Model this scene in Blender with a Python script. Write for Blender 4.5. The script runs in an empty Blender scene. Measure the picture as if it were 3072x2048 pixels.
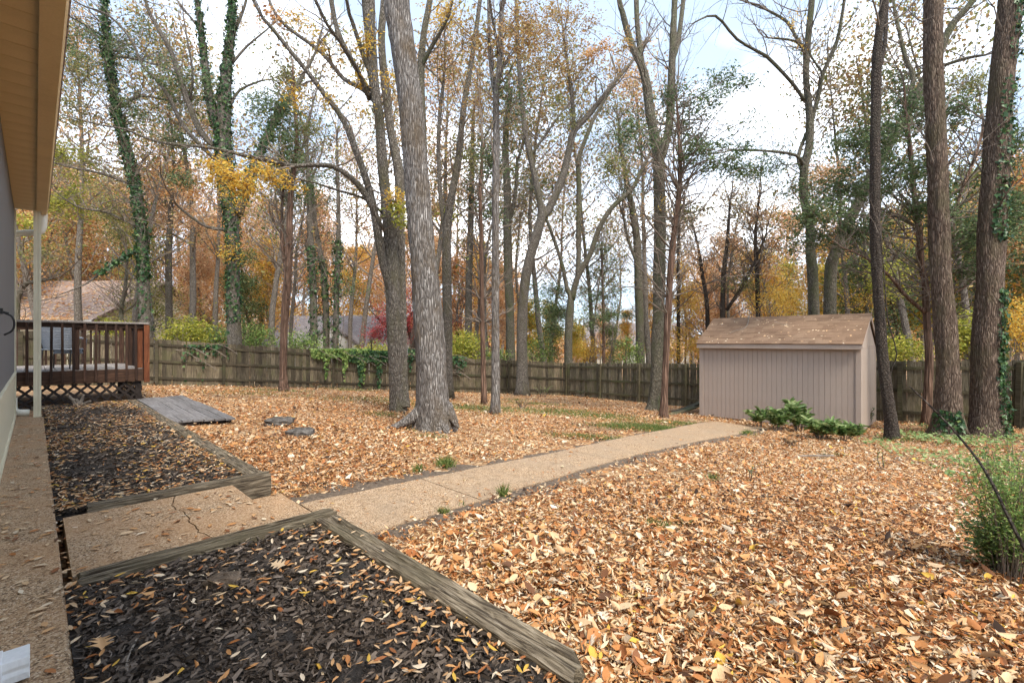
import bpy, bmesh, math, random
import numpy as np
from mathutils import Vector, Matrix, Quaternion, noise as mnoise

# ------------------------------------------------------------------ camera, sky, sun, exposure
SC = bpy.context.scene
COL = SC.collection
EYE = 1.2                       # lens height above the concrete walk (z = 0)
FPX = 1408.0                    # focal length in pixels of the 3072 px wide photograph
cam_d = bpy.data.cameras.new('camera'); cam = bpy.data.objects.new('camera', cam_d); COL.objects.link(cam)
cam.location = (0, 0, EYE); cam.rotation_euler = (math.radians(90), 0, 0)
cam_d.sensor_width = 36.0; cam_d.lens = 36.0 * FPX / 3072.0; cam_d.clip_start = 0.05; cam_d.clip_end = 2000
SC.camera = cam

SUN_EL, SUN_AZ = math.radians(52), math.radians(150)      # azimuth from +Y towards +X
wd = bpy.data.worlds.new('World'); SC.world = wd; wd.use_nodes = True
wt = wd.node_tree; wn = wt.nodes; wl = wt.links; wn.clear()
w_out = wn.new('ShaderNodeOutputWorld'); w_bg = wn.new('ShaderNodeBackground'); w_bg.inputs['Strength'].default_value = 0.12
w_sky = wn.new('ShaderNodeTexSky'); w_sky.sky_type = 'NISHITA'; w_sky.sun_disc = False
w_sky.sun_elevation = SUN_EL; w_sky.sun_rotation = SUN_AZ; w_sky.air_density = 1.0; w_sky.dust_density = 0.9; w_sky.ozone_density = 1.3
w_tc = wn.new('ShaderNodeTexCoord'); w_map = wn.new('ShaderNodeMapping'); w_map.inputs['Scale'].default_value = (1.0, 1.0, 2.4)
w_no = wn.new('ShaderNodeTexNoise'); w_no.inputs['Scale'].default_value = 1.7; w_no.inputs['Detail'].default_value = 5; w_no.inputs['Roughness'].default_value = 0.42
w_rp = wn.new('ShaderNodeValToRGB'); w_rp.color_ramp.elements[0].position = 0.52; w_rp.color_ramp.elements[1].position = 0.95
w_mx = wn.new('ShaderNodeMixRGB'); w_mx.inputs['Color2'].default_value = (12.5, 12.5, 12.6, 1)
w_ad = wn.new('ShaderNodeMixRGB'); w_ad.blend_type = 'MIX'; w_ad.inputs['Fac'].default_value = 0.85; w_ad.inputs['Color2'].default_value = (1.75, 2.15, 2.7, 1)
wl.new(w_tc.outputs['Generated'], w_map.inputs['Vector']); wl.new(w_map.outputs['Vector'], w_no.inputs['Vector'])
wl.new(w_no.outputs['Fac'], w_rp.inputs['Fac']); wl.new(w_rp.outputs['Color'], w_mx.inputs['Fac'])
wl.new(w_sky.outputs['Color'], w_ad.inputs['Color1']); wl.new(w_ad.outputs['Color'], w_mx.inputs['Color1'])
wl.new(w_mx.outputs['Color'], w_bg.inputs['Color']); wl.new(w_bg.outputs['Background'], w_out.inputs['Surface'])

sun_d = bpy.data.lights.new('sun', 'SUN'); sun_d.energy = 1.5; sun_d.angle = math.radians(20); sun_d.color = (1.0, 0.92, 0.80)
sun = bpy.data.objects.new('sun', sun_d); COL.objects.link(sun); sun.location = (-20, -10, 30)
_s = Vector((math.sin(SUN_AZ) * math.cos(SUN_EL), math.cos(SUN_AZ) * math.cos(SUN_EL), math.sin(SUN_EL)))
sun.rotation_euler = (-_s).to_track_quat('-Z', 'Y').to_euler()
vs = SC.view_settings; vs.view_transform = 'Standard'; vs.look = 'None'; vs.gamma = 1.0; vs.use_curve_mapping = False
vs.exposure = 2.1
SC.cycles.use_denoising = True
SC.cycles.max_bounces = 5; SC.cycles.diffuse_bounces = 3; SC.cycles.transmission_bounces = 3; SC.cycles.glossy_bounces = 1
SC.cycles.use_adaptive_sampling = True; SC.cycles.adaptive_threshold = 0.03

# ------------------------------------------------------------------ frames and helpers
RNG = np.random.RandomState(7); random.seed(7)
UX, UY = -0.713, 0.701          # direction of the house wall (u)
VX, VY = 0.701, 0.713           # away from the house wall (v)
PHI = math.atan2(VY, VX)        # local x = v, local y = u
def W(u, v, z=0.0): return Vector((UX*u + VX*v, UY*u + VY*v, z))
def uv_of(x, y): return UX*x + UY*y, VX*x + VY*y
def pix(px, py, Y): return Vector(((px-1536.0)/FPX*Y, Y, EYE + (1024.0-py)/FPX*Y))

# ground height: thin plate through measured points (x, y, depth below the eye)
_C = np.array([
 (-1.0,3.4,1.385),(-1.9,4.2,1.375),(0.6,2.0,1.36),(2.4,2.2,1.43),(-1.31,8.2,1.525),(5.05,12.8,2.04),(7.9,10.6,2.07),
 (-7.76,9.88,1.27),(-12.4,16.4,1.53),(-7.58,19.9,2.0),(2.62,22.5,2.58),(6.4,17.6,2.44),(10.2,12.35,2.13),(11.7,10.9,2.04),
 (5.0,5.0,1.70),(2.0,6.4,1.62),(-4.5,7.5,1.36),(-9,4,1.4),(-3,-3,1.42),(4,-4,1.4),(14,2,1.75),(-22,14,1.1),
 (0,40,3.3),(-35,38,1.9),(35,36,3.2),(-60,20,1.0),(70,10,2.6),(0,90,2.0),(-60,80,1.2),(70,80,2.2)], dtype=float)
def _phi(r2): return 0.5*r2*np.log(r2+1e-9)
def _fit():
    n = len(_C); d2 = ((_C[:,None,:2]-_C[None,:,:2])**2).sum(-1)
    A = np.zeros((n+3,n+3)); A[:n,:n] = _phi(d2)+np.eye(n)*0.6
    A[:n,n] = 1; A[:n,n+1:] = _C[:,:2]; A[n:,:n] = A[:n,n:].T
    return np.linalg.solve(A, np.concatenate([EYE-_C[:,2], np.zeros(3)]))
_WT = _fit()
def G(x, y):
    x = np.atleast_1d(np.asarray(x,float)); y = np.atleast_1d(np.asarray(y,float)); out = np.zeros(len(x))
    for i in range(0, len(x), 50000):
        xs, ys = x[i:i+50000], y[i:i+50000]
        d2 = (xs[:,None]-_C[None,:,0])**2+(ys[:,None]-_C[None,:,1])**2
        out[i:i+50000] = _phi(d2)@_WT[:len(_C)]+_WT[-3]+_WT[-2]*xs+_WT[-1]*ys
    return out
def g1(x, y): return float(G(x, y)[0])
def on_ground(px, py):
    """point where the line of sight through a pixel meets the ground"""
    lo, hi = 1.0, 60.0
    f = lambda Y: EYE+(1024.0-py)/FPX*Y - g1((px-1536.0)/FPX*Y, Y)
    for Y in np.linspace(1.2, 60, 240):
        if f(Y) < 0: hi = Y; break
        lo = Y
    for _ in range(30):
        m = (lo+hi)/2
        if f(m) < 0: hi = m
        else: lo = m
    return pix(px, py, (lo+hi)/2)

def tag(o, label=None, cat=None, group=None, kind=None):
    if label: o['label'] = label
    if cat: o['category'] = cat
    if group: o['group'] = group
    if kind: o['kind'] = kind
    return o
def empty(name, loc, rz=0.0):
    o = bpy.data.objects.new(name, None); COL.objects.link(o); o.location = loc; o.rotation_euler = (0,0,rz); o.empty_display_size = 0.1
    return o
def origin_of(o):
    v = Vector((0,0,0))
    while o is not None: v += o.location; o = o.parent
    return v
def add(name, me, mat, parent=None, loc=(0,0,0), rot=(0,0,0), smooth=False, scale=None):
    if mat is not None and not me.materials: me.materials.append(mat)
    if smooth and len(me.polygons): me.polygons.foreach_set('use_smooth', np.ones(len(me.polygons), bool))
    o = bpy.data.objects.new(name, me); COL.objects.link(o)
    if parent: o.parent = parent
    o.location = loc; o.rotation_euler = rot
    if scale: o.scale = scale
    return o

class MB:
    """collects vertices and faces of ONE mesh"""
    def __init__(s): s.v = []; s.f = []
    def box(s, x0, x1, y0, y1, z0, z1):
        b = len(s.v); s.v += [(x0,y0,z0),(x1,y0,z0),(x1,y1,z0),(x0,y1,z0),(x0,y0,z1),(x1,y0,z1),(x1,y1,z1),(x0,y1,z1)]
        s.f += [(b,b+3,b+2,b+1),(b+4,b+5,b+6,b+7),(b,b+1,b+5,b+4),(b+1,b+2,b+6,b+5),(b+2,b+3,b+7,b+6),(b+3,b,b+4,b+7)]; return s
    def prism(s, poly, fn0, fn1):
        """poly = 2d outline (ccw), fn0/fn1 map (a,b) to 3d for the two caps"""
        b = len(s.v); n = len(poly)
        s.v += [tuple(fn0(*p)) for p in poly]+[tuple(fn1(*p)) for p in poly]
        s.f += [tuple(range(b+n-1, b-1, -1)), tuple(range(b+n, b+2*n))]
        s.f += [(b+i, b+(i+1)%n, b+n+(i+1)%n, b+n+i) for i in range(n)]; return s
    def tube(s, pts, rad, sides=6, wob=0.0, rng=None, flare=0.0, cap=True, ridge=0.0):
        pts = [Vector(p) for p in pts]; b = len(s.v); n = len(pts); rad = list(rad)
        if len(rad) != n: rad = np.interp(np.linspace(0,1,n), np.linspace(0,1,len(rad)), rad)
        t = (pts[1]-pts[0]).normalized(); ref = Vector((1,0,0)) if abs(t.x) < 0.8 else Vector((0,1,0))
        a = (ref - t*ref.dot(t)).normalized()
        ph = (rng.rand(6)*6.28) if rng is not None else np.zeros(6)
        for i in range(n):
            if 0 < i < n-1: t = (pts[i+1]-pts[i-1]).normalized()
            elif i == n-1: t = (pts[i]-pts[i-1]).normalized()
            a = (a - t*a.dot(t)); a = a.normalized() if a.length > 1e-6 else Vector((1,0,0)); c = t.cross(a)
            h = (pts[i]-pts[0]).length if i == 0 else h+(pts[i]-pts[i-1]).length
            for k in range(sides):
                an = 6.28318*k/sides; r = rad[i]
                if wob: r *= 1+wob*(math.sin(3*an+ph[0]+h*1.3)*.5+math.sin(5*an+ph[1]-h*2.1)*.35+math.sin(2*an+ph[2]+h*3.3)*.4)
                if flare: r *= 1+flare*math.exp(-h/0.27)*(1+.45*math.sin(4*an+ph[3])+.3*math.sin(7*an+ph[4]))
                if ridge:
                    ca, sa = math.cos(an)*rad[i], math.sin(an)*rad[i]; q = mnoise.noise((ca*21+ph[0],sa*21,h*2.4)); q2 = mnoise.noise((ca*47,sa*47+ph[1],h*7.0))
                    r += ridge*((1-2.6*abs(q))+.45*q2)+ridge*1.2*mnoise.noise((ca*4,sa*4,h*1.1))
                p = pts[i]+a*(math.cos(an)*r)+c*(math.sin(an)*r); s.v.append((p.x,p.y,p.z))
            if i:
                o = b+(i-1)*sides
                for k in range(sides):
                    k2 = (k+1)%sides; s.f.append((o+k, o+k2, o+sides+k2, o+sides+k))
        if cap:
            s.f.append(tuple(range(b+sides-1, b-1, -1))); o = b+(n-1)*sides; s.f.append(tuple(range(o, o+sides)))
        return s
    def mesh(s, name, off=(0,0,0), bevel=0.0):
        me = bpy.data.meshes.new(name)
        v = np.array(s.v, float)-np.array(tuple(off)); me.from_pydata(v.tolist(), [], s.f)
        if bevel:
            bm = bmesh.new(); bm.from_mesh(me); bmesh.ops.bevel(bm, geom=list(bm.edges), offset=bevel, segments=1, affect='EDGES'); bm.to_mesh(me); bm.free()
        me.update(); return me
    def build(s, name, mat, parent=None, off=None, smooth=False, bevel=0.0):
        if off is None: off = origin_of(parent) if parent else (0,0,0)
        return add(name, s.mesh(name, off, bevel), mat, parent, smooth=smooth)
def box_mesh(name, sx, sy, sz, bevel=0.0, base=True):
    return MB().box(-sx/2,sx/2,-sy/2,sy/2,0 if base else -sz/2, sz if base else sz/2).mesh(name, bevel=bevel)

# ------------------------------------------------------------------ many leaves as one mesh (numpy)
TPL = {
 'rhomb': ([(0,0,0),(.45,-.5,.10),(1,0,0),(.45,.5,.10)], [(0,1,2),(0,2,3)]),
 'lance': ([(0,0,0),(.28,-.46,.16),(.66,-.42,.16),(1,0,0),(.66,.42,.16),(.28,.46,.16)], [(0,1,2,3),(0,3,4,5)]),
 'needle': ([(0,-.5,0),(0,.5,0),(1,0,0)], [(0,1,2)]),
 'ivy': ([(0,0,0),(-.08,-.32,.06),(.22,-.55,.08),(.45,-.25,.05),(1,0,-.05),(.45,.25,.05),(.22,.55,.08),(-.08,.32,.06)], [(0,1,2,3,4),(0,4,5,6,7)]),
 'oak': ([(0,0,0),(.16,-.07,.02),(.27,-.36,.12),(.36,-.10,.03),(.5,-.52,.16),(.6,-.13,.03),(.76,-.44,.12),(.84,-.12,.03),(1,0,0),
          (.84,.12,.03),(.76,.44,.12),(.6,.13,.03),(.5,.52,.16),(.36,.10,.03),(.27,.36,.12),(.16,.07,.02)], [(0,1,2,3,4,5,6,7,8),(0,8,9,10,11,12,13,14,15)]),
 'chip': ([(0,-.5,0),(1,-.3,0),(.9,.1,.6),(.1,.2,.6)], [(0,1,2,3)]),
}
def unit(a): return a/np.maximum(np.linalg.norm(a, axis=1, keepdims=True), 1e-9)
def leaf_arrays(P, D, N, L, Wd, kind='rhomb', curl=None):
    T, F = TPL[kind]; T = np.array(T)
    D = unit(D); B = unit(np.cross(N, D)); N = np.cross(D, B)
    L = np.asarray(L)[:,None,None]; Wd = np.asarray(Wd)[:,None,None]
    c = T[None,:,2:3]*Wd
    if curl is not None: c = c + np.asarray(curl)[:,None,None]*(4*(T[None,:,0:1]-.5)**2)*L
    V = P[:,None,:]+D[:,None,:]*(T[None,:,0:1]*L)+B[:,None,:]*(T[None,:,1:2]*Wd)+N[:,None,:]*c
    return V, F
def leaf_mesh(name, chunks, off=(0,0,0)):
    """chunks: list of (V (n,k,3), F template faces, rnd (n,))"""
    vs_, li, ls, lt, rn, base, lb = [], [], [], [], [], 0, 0
    for V, F, r in chunks:
        n, k, _ = V.shape
        if n == 0: continue
        vs_.append((V-np.array(tuple(off))).reshape(-1,3)); rn.append(np.repeat(r, k))
        idx = np.concatenate([np.array(f) for f in F]); sz = np.array([len(f) for f in F])
        li.append((np.arange(n)[:,None]*k+idx[None,:]+base).ravel())
        st = np.concatenate([[0], np.cumsum(sz)[:-1]])
        ls.append((np.arange(n)[:,None]*len(idx)+st[None,:]+lb).ravel()); lt.append(np.tile(sz, n))
        base += n*k; lb += n*len(idx)
    me = bpy.data.meshes.new(name)
    if not vs_: return me
    v = np.concatenate(vs_); li = np.concatenate(li); ls = np.concatenate(ls)
    me.vertices.add(len(v)); me.vertices.foreach_set('co', v.astype(np.float32).ravel())
    me.loops.add(len(li)); me.loops.foreach_set('vertex_index', li.astype(np.int32))
    me.polygons.add(len(ls)); me.polygons.foreach_set('loop_start', ls.astype(np.int32))
    at = me.attributes.new('rnd', 'FLOAT', 'POINT'); at.data.foreach_set('value', np.concatenate(rn).astype(np.float32))
    me.update(calc_edges=True); me.validate(); return me
def rdir(n, rng): return unit(rng.randn(n,3))

# ------------------------------------------------------------------ materials
MATS = {}
class NT:
    def __init__(s, name):
        s.m = bpy.data.materials.new(name); s.m.use_nodes = True; s.t = s.m.node_tree; s.n = s.t.nodes; s.n.clear()
        s.out = s.n.new('ShaderNodeOutputMaterial'); s.b = s.n.new('ShaderNodeBsdfPrincipled')
        s.l(s.b.outputs[0], s.out.inputs['Surface']); s.b.inputs['Specular IOR Level'].default_value = 0.25
        MATS[name] = s.m
    def l(s, a, b): s.t.links.new(a, b)
    def new(s, typ, **kw):
        n = s.n.new(typ)
        for k, v in kw.items(): setattr(n, k, v)
        return n
    def coord(s, scale=(1,1,1), kind='Object'):
        tc = s.new('ShaderNodeTexCoord'); mp = s.new('ShaderNodeMapping'); mp.inputs['Scale'].default_value = scale
        s.l(tc.outputs[kind], mp.inputs['Vector']); return mp.outputs['Vector']
    def noise(s, vec, scale, detail=5, rough=.55, dist=0):
        n = s.new('ShaderNodeTexNoise'); n.inputs['Scale'].default_value = scale; n.inputs['Detail'].default_value = detail
        n.inputs['Roughness'].default_value = rough; n.inputs['Distortion'].default_value = dist; s.l(vec, n.inputs['Vector']); return n.outputs['Fac']
    def vor(s, vec, scale, feature='F1', out='Distance'):
        n = s.new('ShaderNodeTexVoronoi'); n.feature = feature; n.inputs['Scale'].default_value = scale; s.l(vec, n.inputs['Vector']); return n.outputs[out]
    def ramp(s, fac, stops, const=False):
        n = s.new('ShaderNodeValToRGB'); e = n.color_ramp.elements; n.color_ramp.interpolation = 'CONSTANT' if const else 'LINEAR'
        while len(e) < len(stops): e.new(0.5)
        for i, (p, c) in enumerate(stops):
            e[i].position = p; e[i].color = tuple(c)+(1,) if len(c) == 3 else c
        s.l(fac, n.inputs['Fac']); return n.outputs['Color']
    def mix(s, fac, a, b, mode='MIX'):
        n = s.new('ShaderNodeMixRGB'); n.blend_type = mode
        for k, x in (('Fac', fac), ('Color1', a), ('Color2', b)):
            if hasattr(x, 'is_linked'): s.l(x, n.inputs[k])
            elif isinstance(x, (int, float)): n.inputs[k].default_value = x
            else: n.inputs[k].default_value = tuple(x)+(1,)
        return n.outputs['Color']
    def rand(s):
        n = s.new('ShaderNodeObjectInfo'); return n.outputs['Random']
    def sep(s, vec, ax):
        n = s.new('ShaderNodeSeparateXYZ'); s.l(vec, n.inputs[0]); return n.outputs[ax]
    def finish(s, color, rough=.8, bump=None, strength=.4, dist=.01):
        if hasattr(color, 'is_linked'): s.l(color, s.b.inputs['Base Color'])
        else: s.b.inputs['Base Color'].default_value = tuple(color)+(1,)
        if hasattr(rough, 'is_linked'): s.l(rough, s.b.inputs['Roughness'])
        else: s.b.inputs['Roughness'].default_value = rough
        if bump is not None:
            n = s.new('ShaderNodeBump'); n.inputs['Strength'].default_value = strength; n.inputs['Distance'].default_value = dist
            s.l(bump, n.inputs['Height']); s.l(n.outputs[0], s.b.inputs['Normal'])
        return s.m

def leaf_mat(name, stops, trans=.35, rough=.55):
    t = NT(name); a = t.new('ShaderNodeAttribute'); a.attribute_name = 'rnd'
    c = t.ramp(a.outputs['Fac'], stops)
    t.finish(c, rough); tr = t.new('ShaderNodeBsdfTranslucent'); t.l(c, tr.inputs['Color'])
    mx = t.new('ShaderNodeMixShader'); mx.inputs['Fac'].default_value = trans
    t.l(t.b.outputs[0], mx.inputs[1]); t.l(tr.outputs[0], mx.inputs[2]); t.l(mx.outputs[0], t.out.inputs['Surface']); return t.m
def wood_mat(name, c1, c2, c3, axis='z', var=.35, scale=1.0, green=None, rough=.8, bump=.006, lo=.3):
    """weathered wood: grain stretched along one axis, colour differing from piece to piece"""
    t = NT(name); k = {'x':(1,14,14),'y':(14,1,14),'z':(14,14,1)}[axis]
    info = t.new('ShaderNodeObjectInfo'); tc = t.new('ShaderNodeTexCoord')
    ad = t.new('ShaderNodeVectorMath', operation='MULTIPLY_ADD'); ad.inputs[1].default_value = (1,1,1)
    rr = t.new('ShaderNodeVectorMath', operation='SCALE'); rr.inputs[0].default_value = (37.1,19.7,53.3); t.l(info.outputs['Random'], rr.inputs['Scale'])
    t.l(tc.outputs['Object'], ad.inputs[0]); t.l(rr.outputs[0], ad.inputs[2])
    mp = t.new('ShaderNodeMapping'); mp.inputs['Scale'].default_value = k; t.l(ad.outputs[0], mp.inputs['Vector'])
    n1 = t.noise(mp.outputs[0], 3.5*scale, 7, .62, .6); n2 = t.noise(ad.outputs[0], 2.2, 4)
    c = t.ramp(n1, [(lo,c1),(.52,c2),(.72,c3)])
    c = t.mix(t.ramp(n2, [(.35,(0,0,0)),(.7,(.5,.5,.5))]), c, c1, 'MIX')
    v = t.ramp(info.outputs['Random'], [(0,(1-var,)*3),(1,(1+var*.6,)*3)])
    c = t.mix(1.0, c, v, 'MULTIPLY')
    if green:
        n3 = t.noise(ad.outputs[0], 1.3, 5, .6); c = t.mix(t.ramp(n3, [(.5,(0,0,0)),(.72,(.75,.75,.75))]), c, green)
    return t.finish(c, rough, n1, .7, bump)
def paint_mat(name, col, rough=.55, dirt=(.25,.2,.14), amount=.35):
    t = NT(name); v = t.coord(); n = t.noise(v, 2.2, 6, .65); n2 = t.noise(t.coord((30,30,2)), 3, 4)
    c = t.mix(t.ramp(n, [(.45,(0,0,0)),(.85,(amount,)*3)]), col, dirt)
    c = t.mix(.18, c, t.ramp(n2, [(.3,(.6,.6,.6)),(.7,(1.15,1.15,1.15))]), 'MULTIPLY')
    return t.finish(c, rough, n2, .15, .003)
def bark_mat(name, dark, mid, light, fine=22, squash=.16, patch=None, strength=1.0):
    t = NT(name); v = t.coord((1,1,squash)); n1 = t.noise(v, fine, 7, .68, .5)
    vo = t.vor(v, fine*.75, 'DISTANCE_TO_EDGE'); h = t.new('ShaderNodeMath', operation='MULTIPLY_ADD'); h.inputs[1].default_value = .9
    r1 = t.ramp(vo, [(0,(0,0,0)),(.22,(1,1,1))]); bw = t.new('ShaderNodeRGBToBW'); t.l(r1, bw.inputs[0])
    t.l(bw.outputs[0], h.inputs[0]); t.l(n1, h.inputs[2])
    c = t.ramp(n1, [(.3,dark),(.5,mid),(.72,light)]); c = t.mix(t.ramp(vo, [(0,(.8,.8,.8)),(.16,(0,0,0))]), c, dark)
    n3 = t.noise(t.coord((1,1,.45)), 2.6, 5, .62)
    if patch: c = t.mix(t.ramp(n3, [(.48,(0,0,0)),(.66,(.8,.8,.8))]), c, patch)
    return t.finish(c, .95, h.outputs[0], strength, .02)

# leaves and foliage
leaf_mat('litter', [(0,(.035,.02,.013)),(.13,(.12,.055,.026)),(.28,(.32,.115,.036)),(.43,(.43,.185,.06)),(.57,(.49,.255,.10)),(.71,(.55,.34,.175)),(.86,(.60,.45,.29)),(.95,(.68,.59,.46)),(1,(.56,.35,.06))], .12, .6)
leaf_mat('mulch_chip', [(0,(.022,.017,.014)),(.4,(.08,.060,.046)),(.75,(.155,.120,.094)),(.92,(.23,.185,.15)),(1,(.30,.22,.16))], 0, .75)
leaf_mat('orange', [(0,(.34,.13,.04)),(.3,(.56,.27,.09)),(.6,(.68,.39,.16)),(.85,(.74,.50,.25)),(1,(.68,.54,.32))], .5)
leaf_mat('peach', [(0,(.40,.20,.10)),(.35,(.60,.35,.18)),(.7,(.72,.48,.28)),(1,(.74,.60,.38))], .5)
leaf_mat('gold', [(0,(.46,.24,.03)),(.4,(.66,.40,.06)),(.75,(.74,.52,.11)),(1,(.60,.53,.16))], .5)
leaf_mat('tan', [(0,(.22,.12,.06)),(.4,(.40,.24,.10)),(.75,(.50,.34,.14)),(1,(.38,.34,.12))], .4)
leaf_mat('olive', [(0,(.09,.11,.035)),(.5,(.20,.21,.07)),(1,(.38,.35,.13))], .4)
leaf_mat('yellowgreen', [(0,(.16,.20,.03)),(.5,(.34,.36,.06)),(1,(.56,.50,.10))], .45)
leaf_mat('bush', [(0,(.06,.12,.03)),(.5,(.17,.27,.07)),(1,(.36,.44,.14))], .4)
leaf_mat('cedar', [(0,(.045,.078,.034)),(.5,(.11,.165,.07)),(1,(.20,.26,.115))], .35)
leaf_mat('ivy', [(0,(.012,.035,.014)),(.5,(.03,.075,.026)),(.9,(.07,.14,.045)),(1,(.16,.22,.07))], .2, .4)
leaf_mat('red', [(0,(.20,.018,.03)),(.5,(.42,.06,.07)),(1,(.58,.16,.13))], .4)
leaf_mat('shrub', [(0,(.06,.12,.03)),(.5,(.16,.25,.08)),(1,(.36,.42,.19))], .35, .4)
leaf_mat('grass', [(0,(.05,.085,.02)),(.6,(.12,.18,.04)),(1,(.30,.30,.11))], .3)
leaf_mat('dead', [(0,(.12,.07,.03)),(1,(.36,.24,.13))], .2)

# bark
bark_mat('bark_pale', (.055,.046,.04), (.21,.188,.17), (.52,.505,.48), 46, .13, (.115,.085,.055))
bark_mat('bark_grey', (.048,.04,.032), (.165,.143,.118), (.36,.328,.285), 48, .25, (.10,.09,.05))
bark_mat('bark_dark', (.02,.015,.012), (.065,.05,.04), (.17,.14,.11), 40, .55, (.05,.042,.032))
bark_mat('bark_red', (.038,.025,.018), (.135,.094,.068), (.34,.27,.21), 44, .14, (.095,.078,.045), 1.0)
bark_mat('bark_wood', (.075,.064,.052), (.21,.18,.15), (.40,.36,.31), 30, .25)
bark_mat('bark_cedar', (.05,.03,.02), (.16,.095,.065), (.30,.20,.15), 30, .06)
bark_mat('bark_moss', (.045,.039,.028), (.15,.132,.098), (.33,.30,.24), 44, .25, (.10,.11,.05))
t = NT('twig'); t.finish(t.ramp(t.noise(t.coord(), 6), [(.3,(.085,.067,.053)),(.7,(.21,.172,.138))]), .9)
t = NT('twig_pale'); t.finish(t.ramp(t.noise(t.coord(), 6), [(.3,(.12,.095,.075)),(.7,(.28,.24,.20))]), .9)

# built surfaces
wood_mat('deck_stain', (.018,.010,.007), (.045,.022,.014), (.10,.055,.035), 'z', .5)
wood_mat('deck_stain_h', (.02,.011,.007), (.05,.025,.015), (.11,.058,.035), 'x', .4)
wood_mat('deck_post', (.07,.02,.008), (.16,.052,.02), (.26,.10,.045), 'z', .2)
wood_mat('deck_floor', (.12,.10,.09), (.21,.19,.175), (.31,.285,.265), 'y', .2)
wood_mat('lattice', (.012,.009,.008), (.028,.02,.017), (.06,.045,.04), 'x', .3)
wood_mat('ramp_grey', (.08,.073,.072), (.155,.147,.147), (.25,.24,.245), 'y', .2)
wood_mat('fence_left', (.035,.027,.017), (.13,.103,.066), (.27,.225,.155), 'z', .6, green=(.09,.088,.035))
wood_mat('fence_left_h', (.02,.016,.010), (.06,.047,.028), (.13,.105,.07), 'x', .3, green=(.06,.065,.026))
wood_mat('fence_right', (.05,.04,.026), (.19,.16,.105), (.36,.315,.225), 'z', .55, green=(.13,.125,.042))
wood_mat('fence_right_h', (.035,.028,.016), (.10,.085,.05), (.20,.17,.11), 'x', .3, green=(.09,.10,.036))
wood_mat('timber', (.045,.033,.021), (.175,.14,.095), (.40,.335,.245), 'y', .2, 1.6, green=(.10,.085,.05), bump=.02, lo=.42)
wood_mat('timber_x', (.045,.033,.021), (.175,.14,.095), (.40,.335,.245), 'x', .2, 1.6, green=(.10,.085,.05), bump=.02, lo=.42)
paint_mat('cream', (.62,.57,.42), .5, (.35,.27,.14), .3)
paint_mat('cream_warm_shade', (.70,.54,.29), .6, (.36,.24,.11), .4)  # eave cream tinted ochre: warm bounced light and shade put into the colour
paint_mat('grey_paint', (.17,.17,.175), .55, (.12,.12,.12), .3)
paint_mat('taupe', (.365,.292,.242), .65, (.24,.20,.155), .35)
paint_mat('taupe_shaded', (.325,.262,.218), .65, (.22,.185,.145), .25)  # darker copy of taupe: shade on the shed ends put into the colour
paint_mat('off_white', (.74,.71,.61), .45, (.40,.34,.22), .3)
paint_mat('white_metal', (.72,.73,.74), .35, (.30,.28,.25), .5)
paint_mat('black_iron', (.02,.02,.02), .45, (.05,.04,.03), .2)
paint_mat('siding_white', (.55,.55,.52), .6)
paint_mat('wicker', (.26,.29,.34), .5, (.06,.07,.09), .4)
t = NT('shingle'); v = t.coord(); r = t.rand()
c = t.ramp(r, [(0,(.165,.105,.068)),(.35,(.19,.122,.08)),(.7,(.21,.137,.09)),(1,(.235,.158,.105))])
n = t.noise(v, 60, 4, .7); c = t.mix(.55, c, t.ramp(n, [(.3,(.45,.45,.45)),(.7,(1.25,1.2,1.15))]), 'MULTIPLY'); t.finish(c, .95, n, .5, .004)
def far_roof(name, a, b):
    t = NT(name); br = t.new('ShaderNodeTexBrick'); t.l(t.coord(), br.inputs['Vector']); br.inputs['Scale'].default_value = 1.0
    br.inputs['Brick Width'].default_value = .34; br.inputs['Row Height'].default_value = .17; br.inputs['Mortar Size'].default_value = .012
    br.inputs['Color1'].default_value = a+(1,); br.inputs['Color2'].default_value = b+(1,); br.inputs['Mortar'].default_value = (a[0]*.5,a[1]*.5,a[2]*.5,1)
    n = t.noise(t.coord(), 3, 5); c = t.mix(.5, br.outputs['Color'], t.ramp(n, [(.3,(.7,.7,.7)),(.7,(1.2,1.2,1.2))]), 'MULTIPLY'); t.finish(c, .95)
far_roof('roof_brown', (.25,.18,.15), (.34,.26,.22)); far_roof('roof_grey', (.17,.15,.155), (.23,.21,.21))
paint_mat('brick_far', (.30,.20,.15), .8)
# exposed aggregate concrete
def aggregate(name, tint):
    t = NT(name); v = t.coord(); d = t.vor(v, 125, 'F1', 'Color'); bw = t.new('ShaderNodeRGBToBW'); t.l(d, bw.inputs[0])
    c = t.ramp(bw.outputs[0], [(.15,(.10,.06,.035)),(.35,(.28,.175,.097)),(.55,(.41,.275,.16)),(.75,(.50,.365,.235)),(.95,(.62,.51,.385))])
    e = t.vor(v, 125, 'DISTANCE_TO_EDGE'); c = t.mix(t.ramp(e, [(0,(.6,.6,.6)),(.09,(0,0,0))]), c, (.20,.15,.10))
    n = t.noise(v, 1.7, 6, .6); c = t.mix(t.ramp(n, [(.40,(0,0,0)),(.70,(.65,.65,.65))]), c, tint)
    n4 = t.noise(v, 9, 5, .7); c = t.mix(.6, c, t.ramp(n4, [(.3,(.68,.66,.62)),(.6,(1.05,1.05,1.05))]), 'MULTIPLY')
    return t.finish(c, .9, e, .8, .006)
aggregate('aggregate', (.42,.245,.125)); aggregate('aggregate_path', (.30,.225,.155))
t = NT('crack'); t.finish((.03,.022,.016), .95)
t = NT('concrete_edge'); n = t.noise(t.coord(), 25, 6, .7); t.finish(t.ramp(n, [(.3,(.06,.04,.025)),(.7,(.26,.18,.11))]), .95, n, .8, .01)
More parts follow.
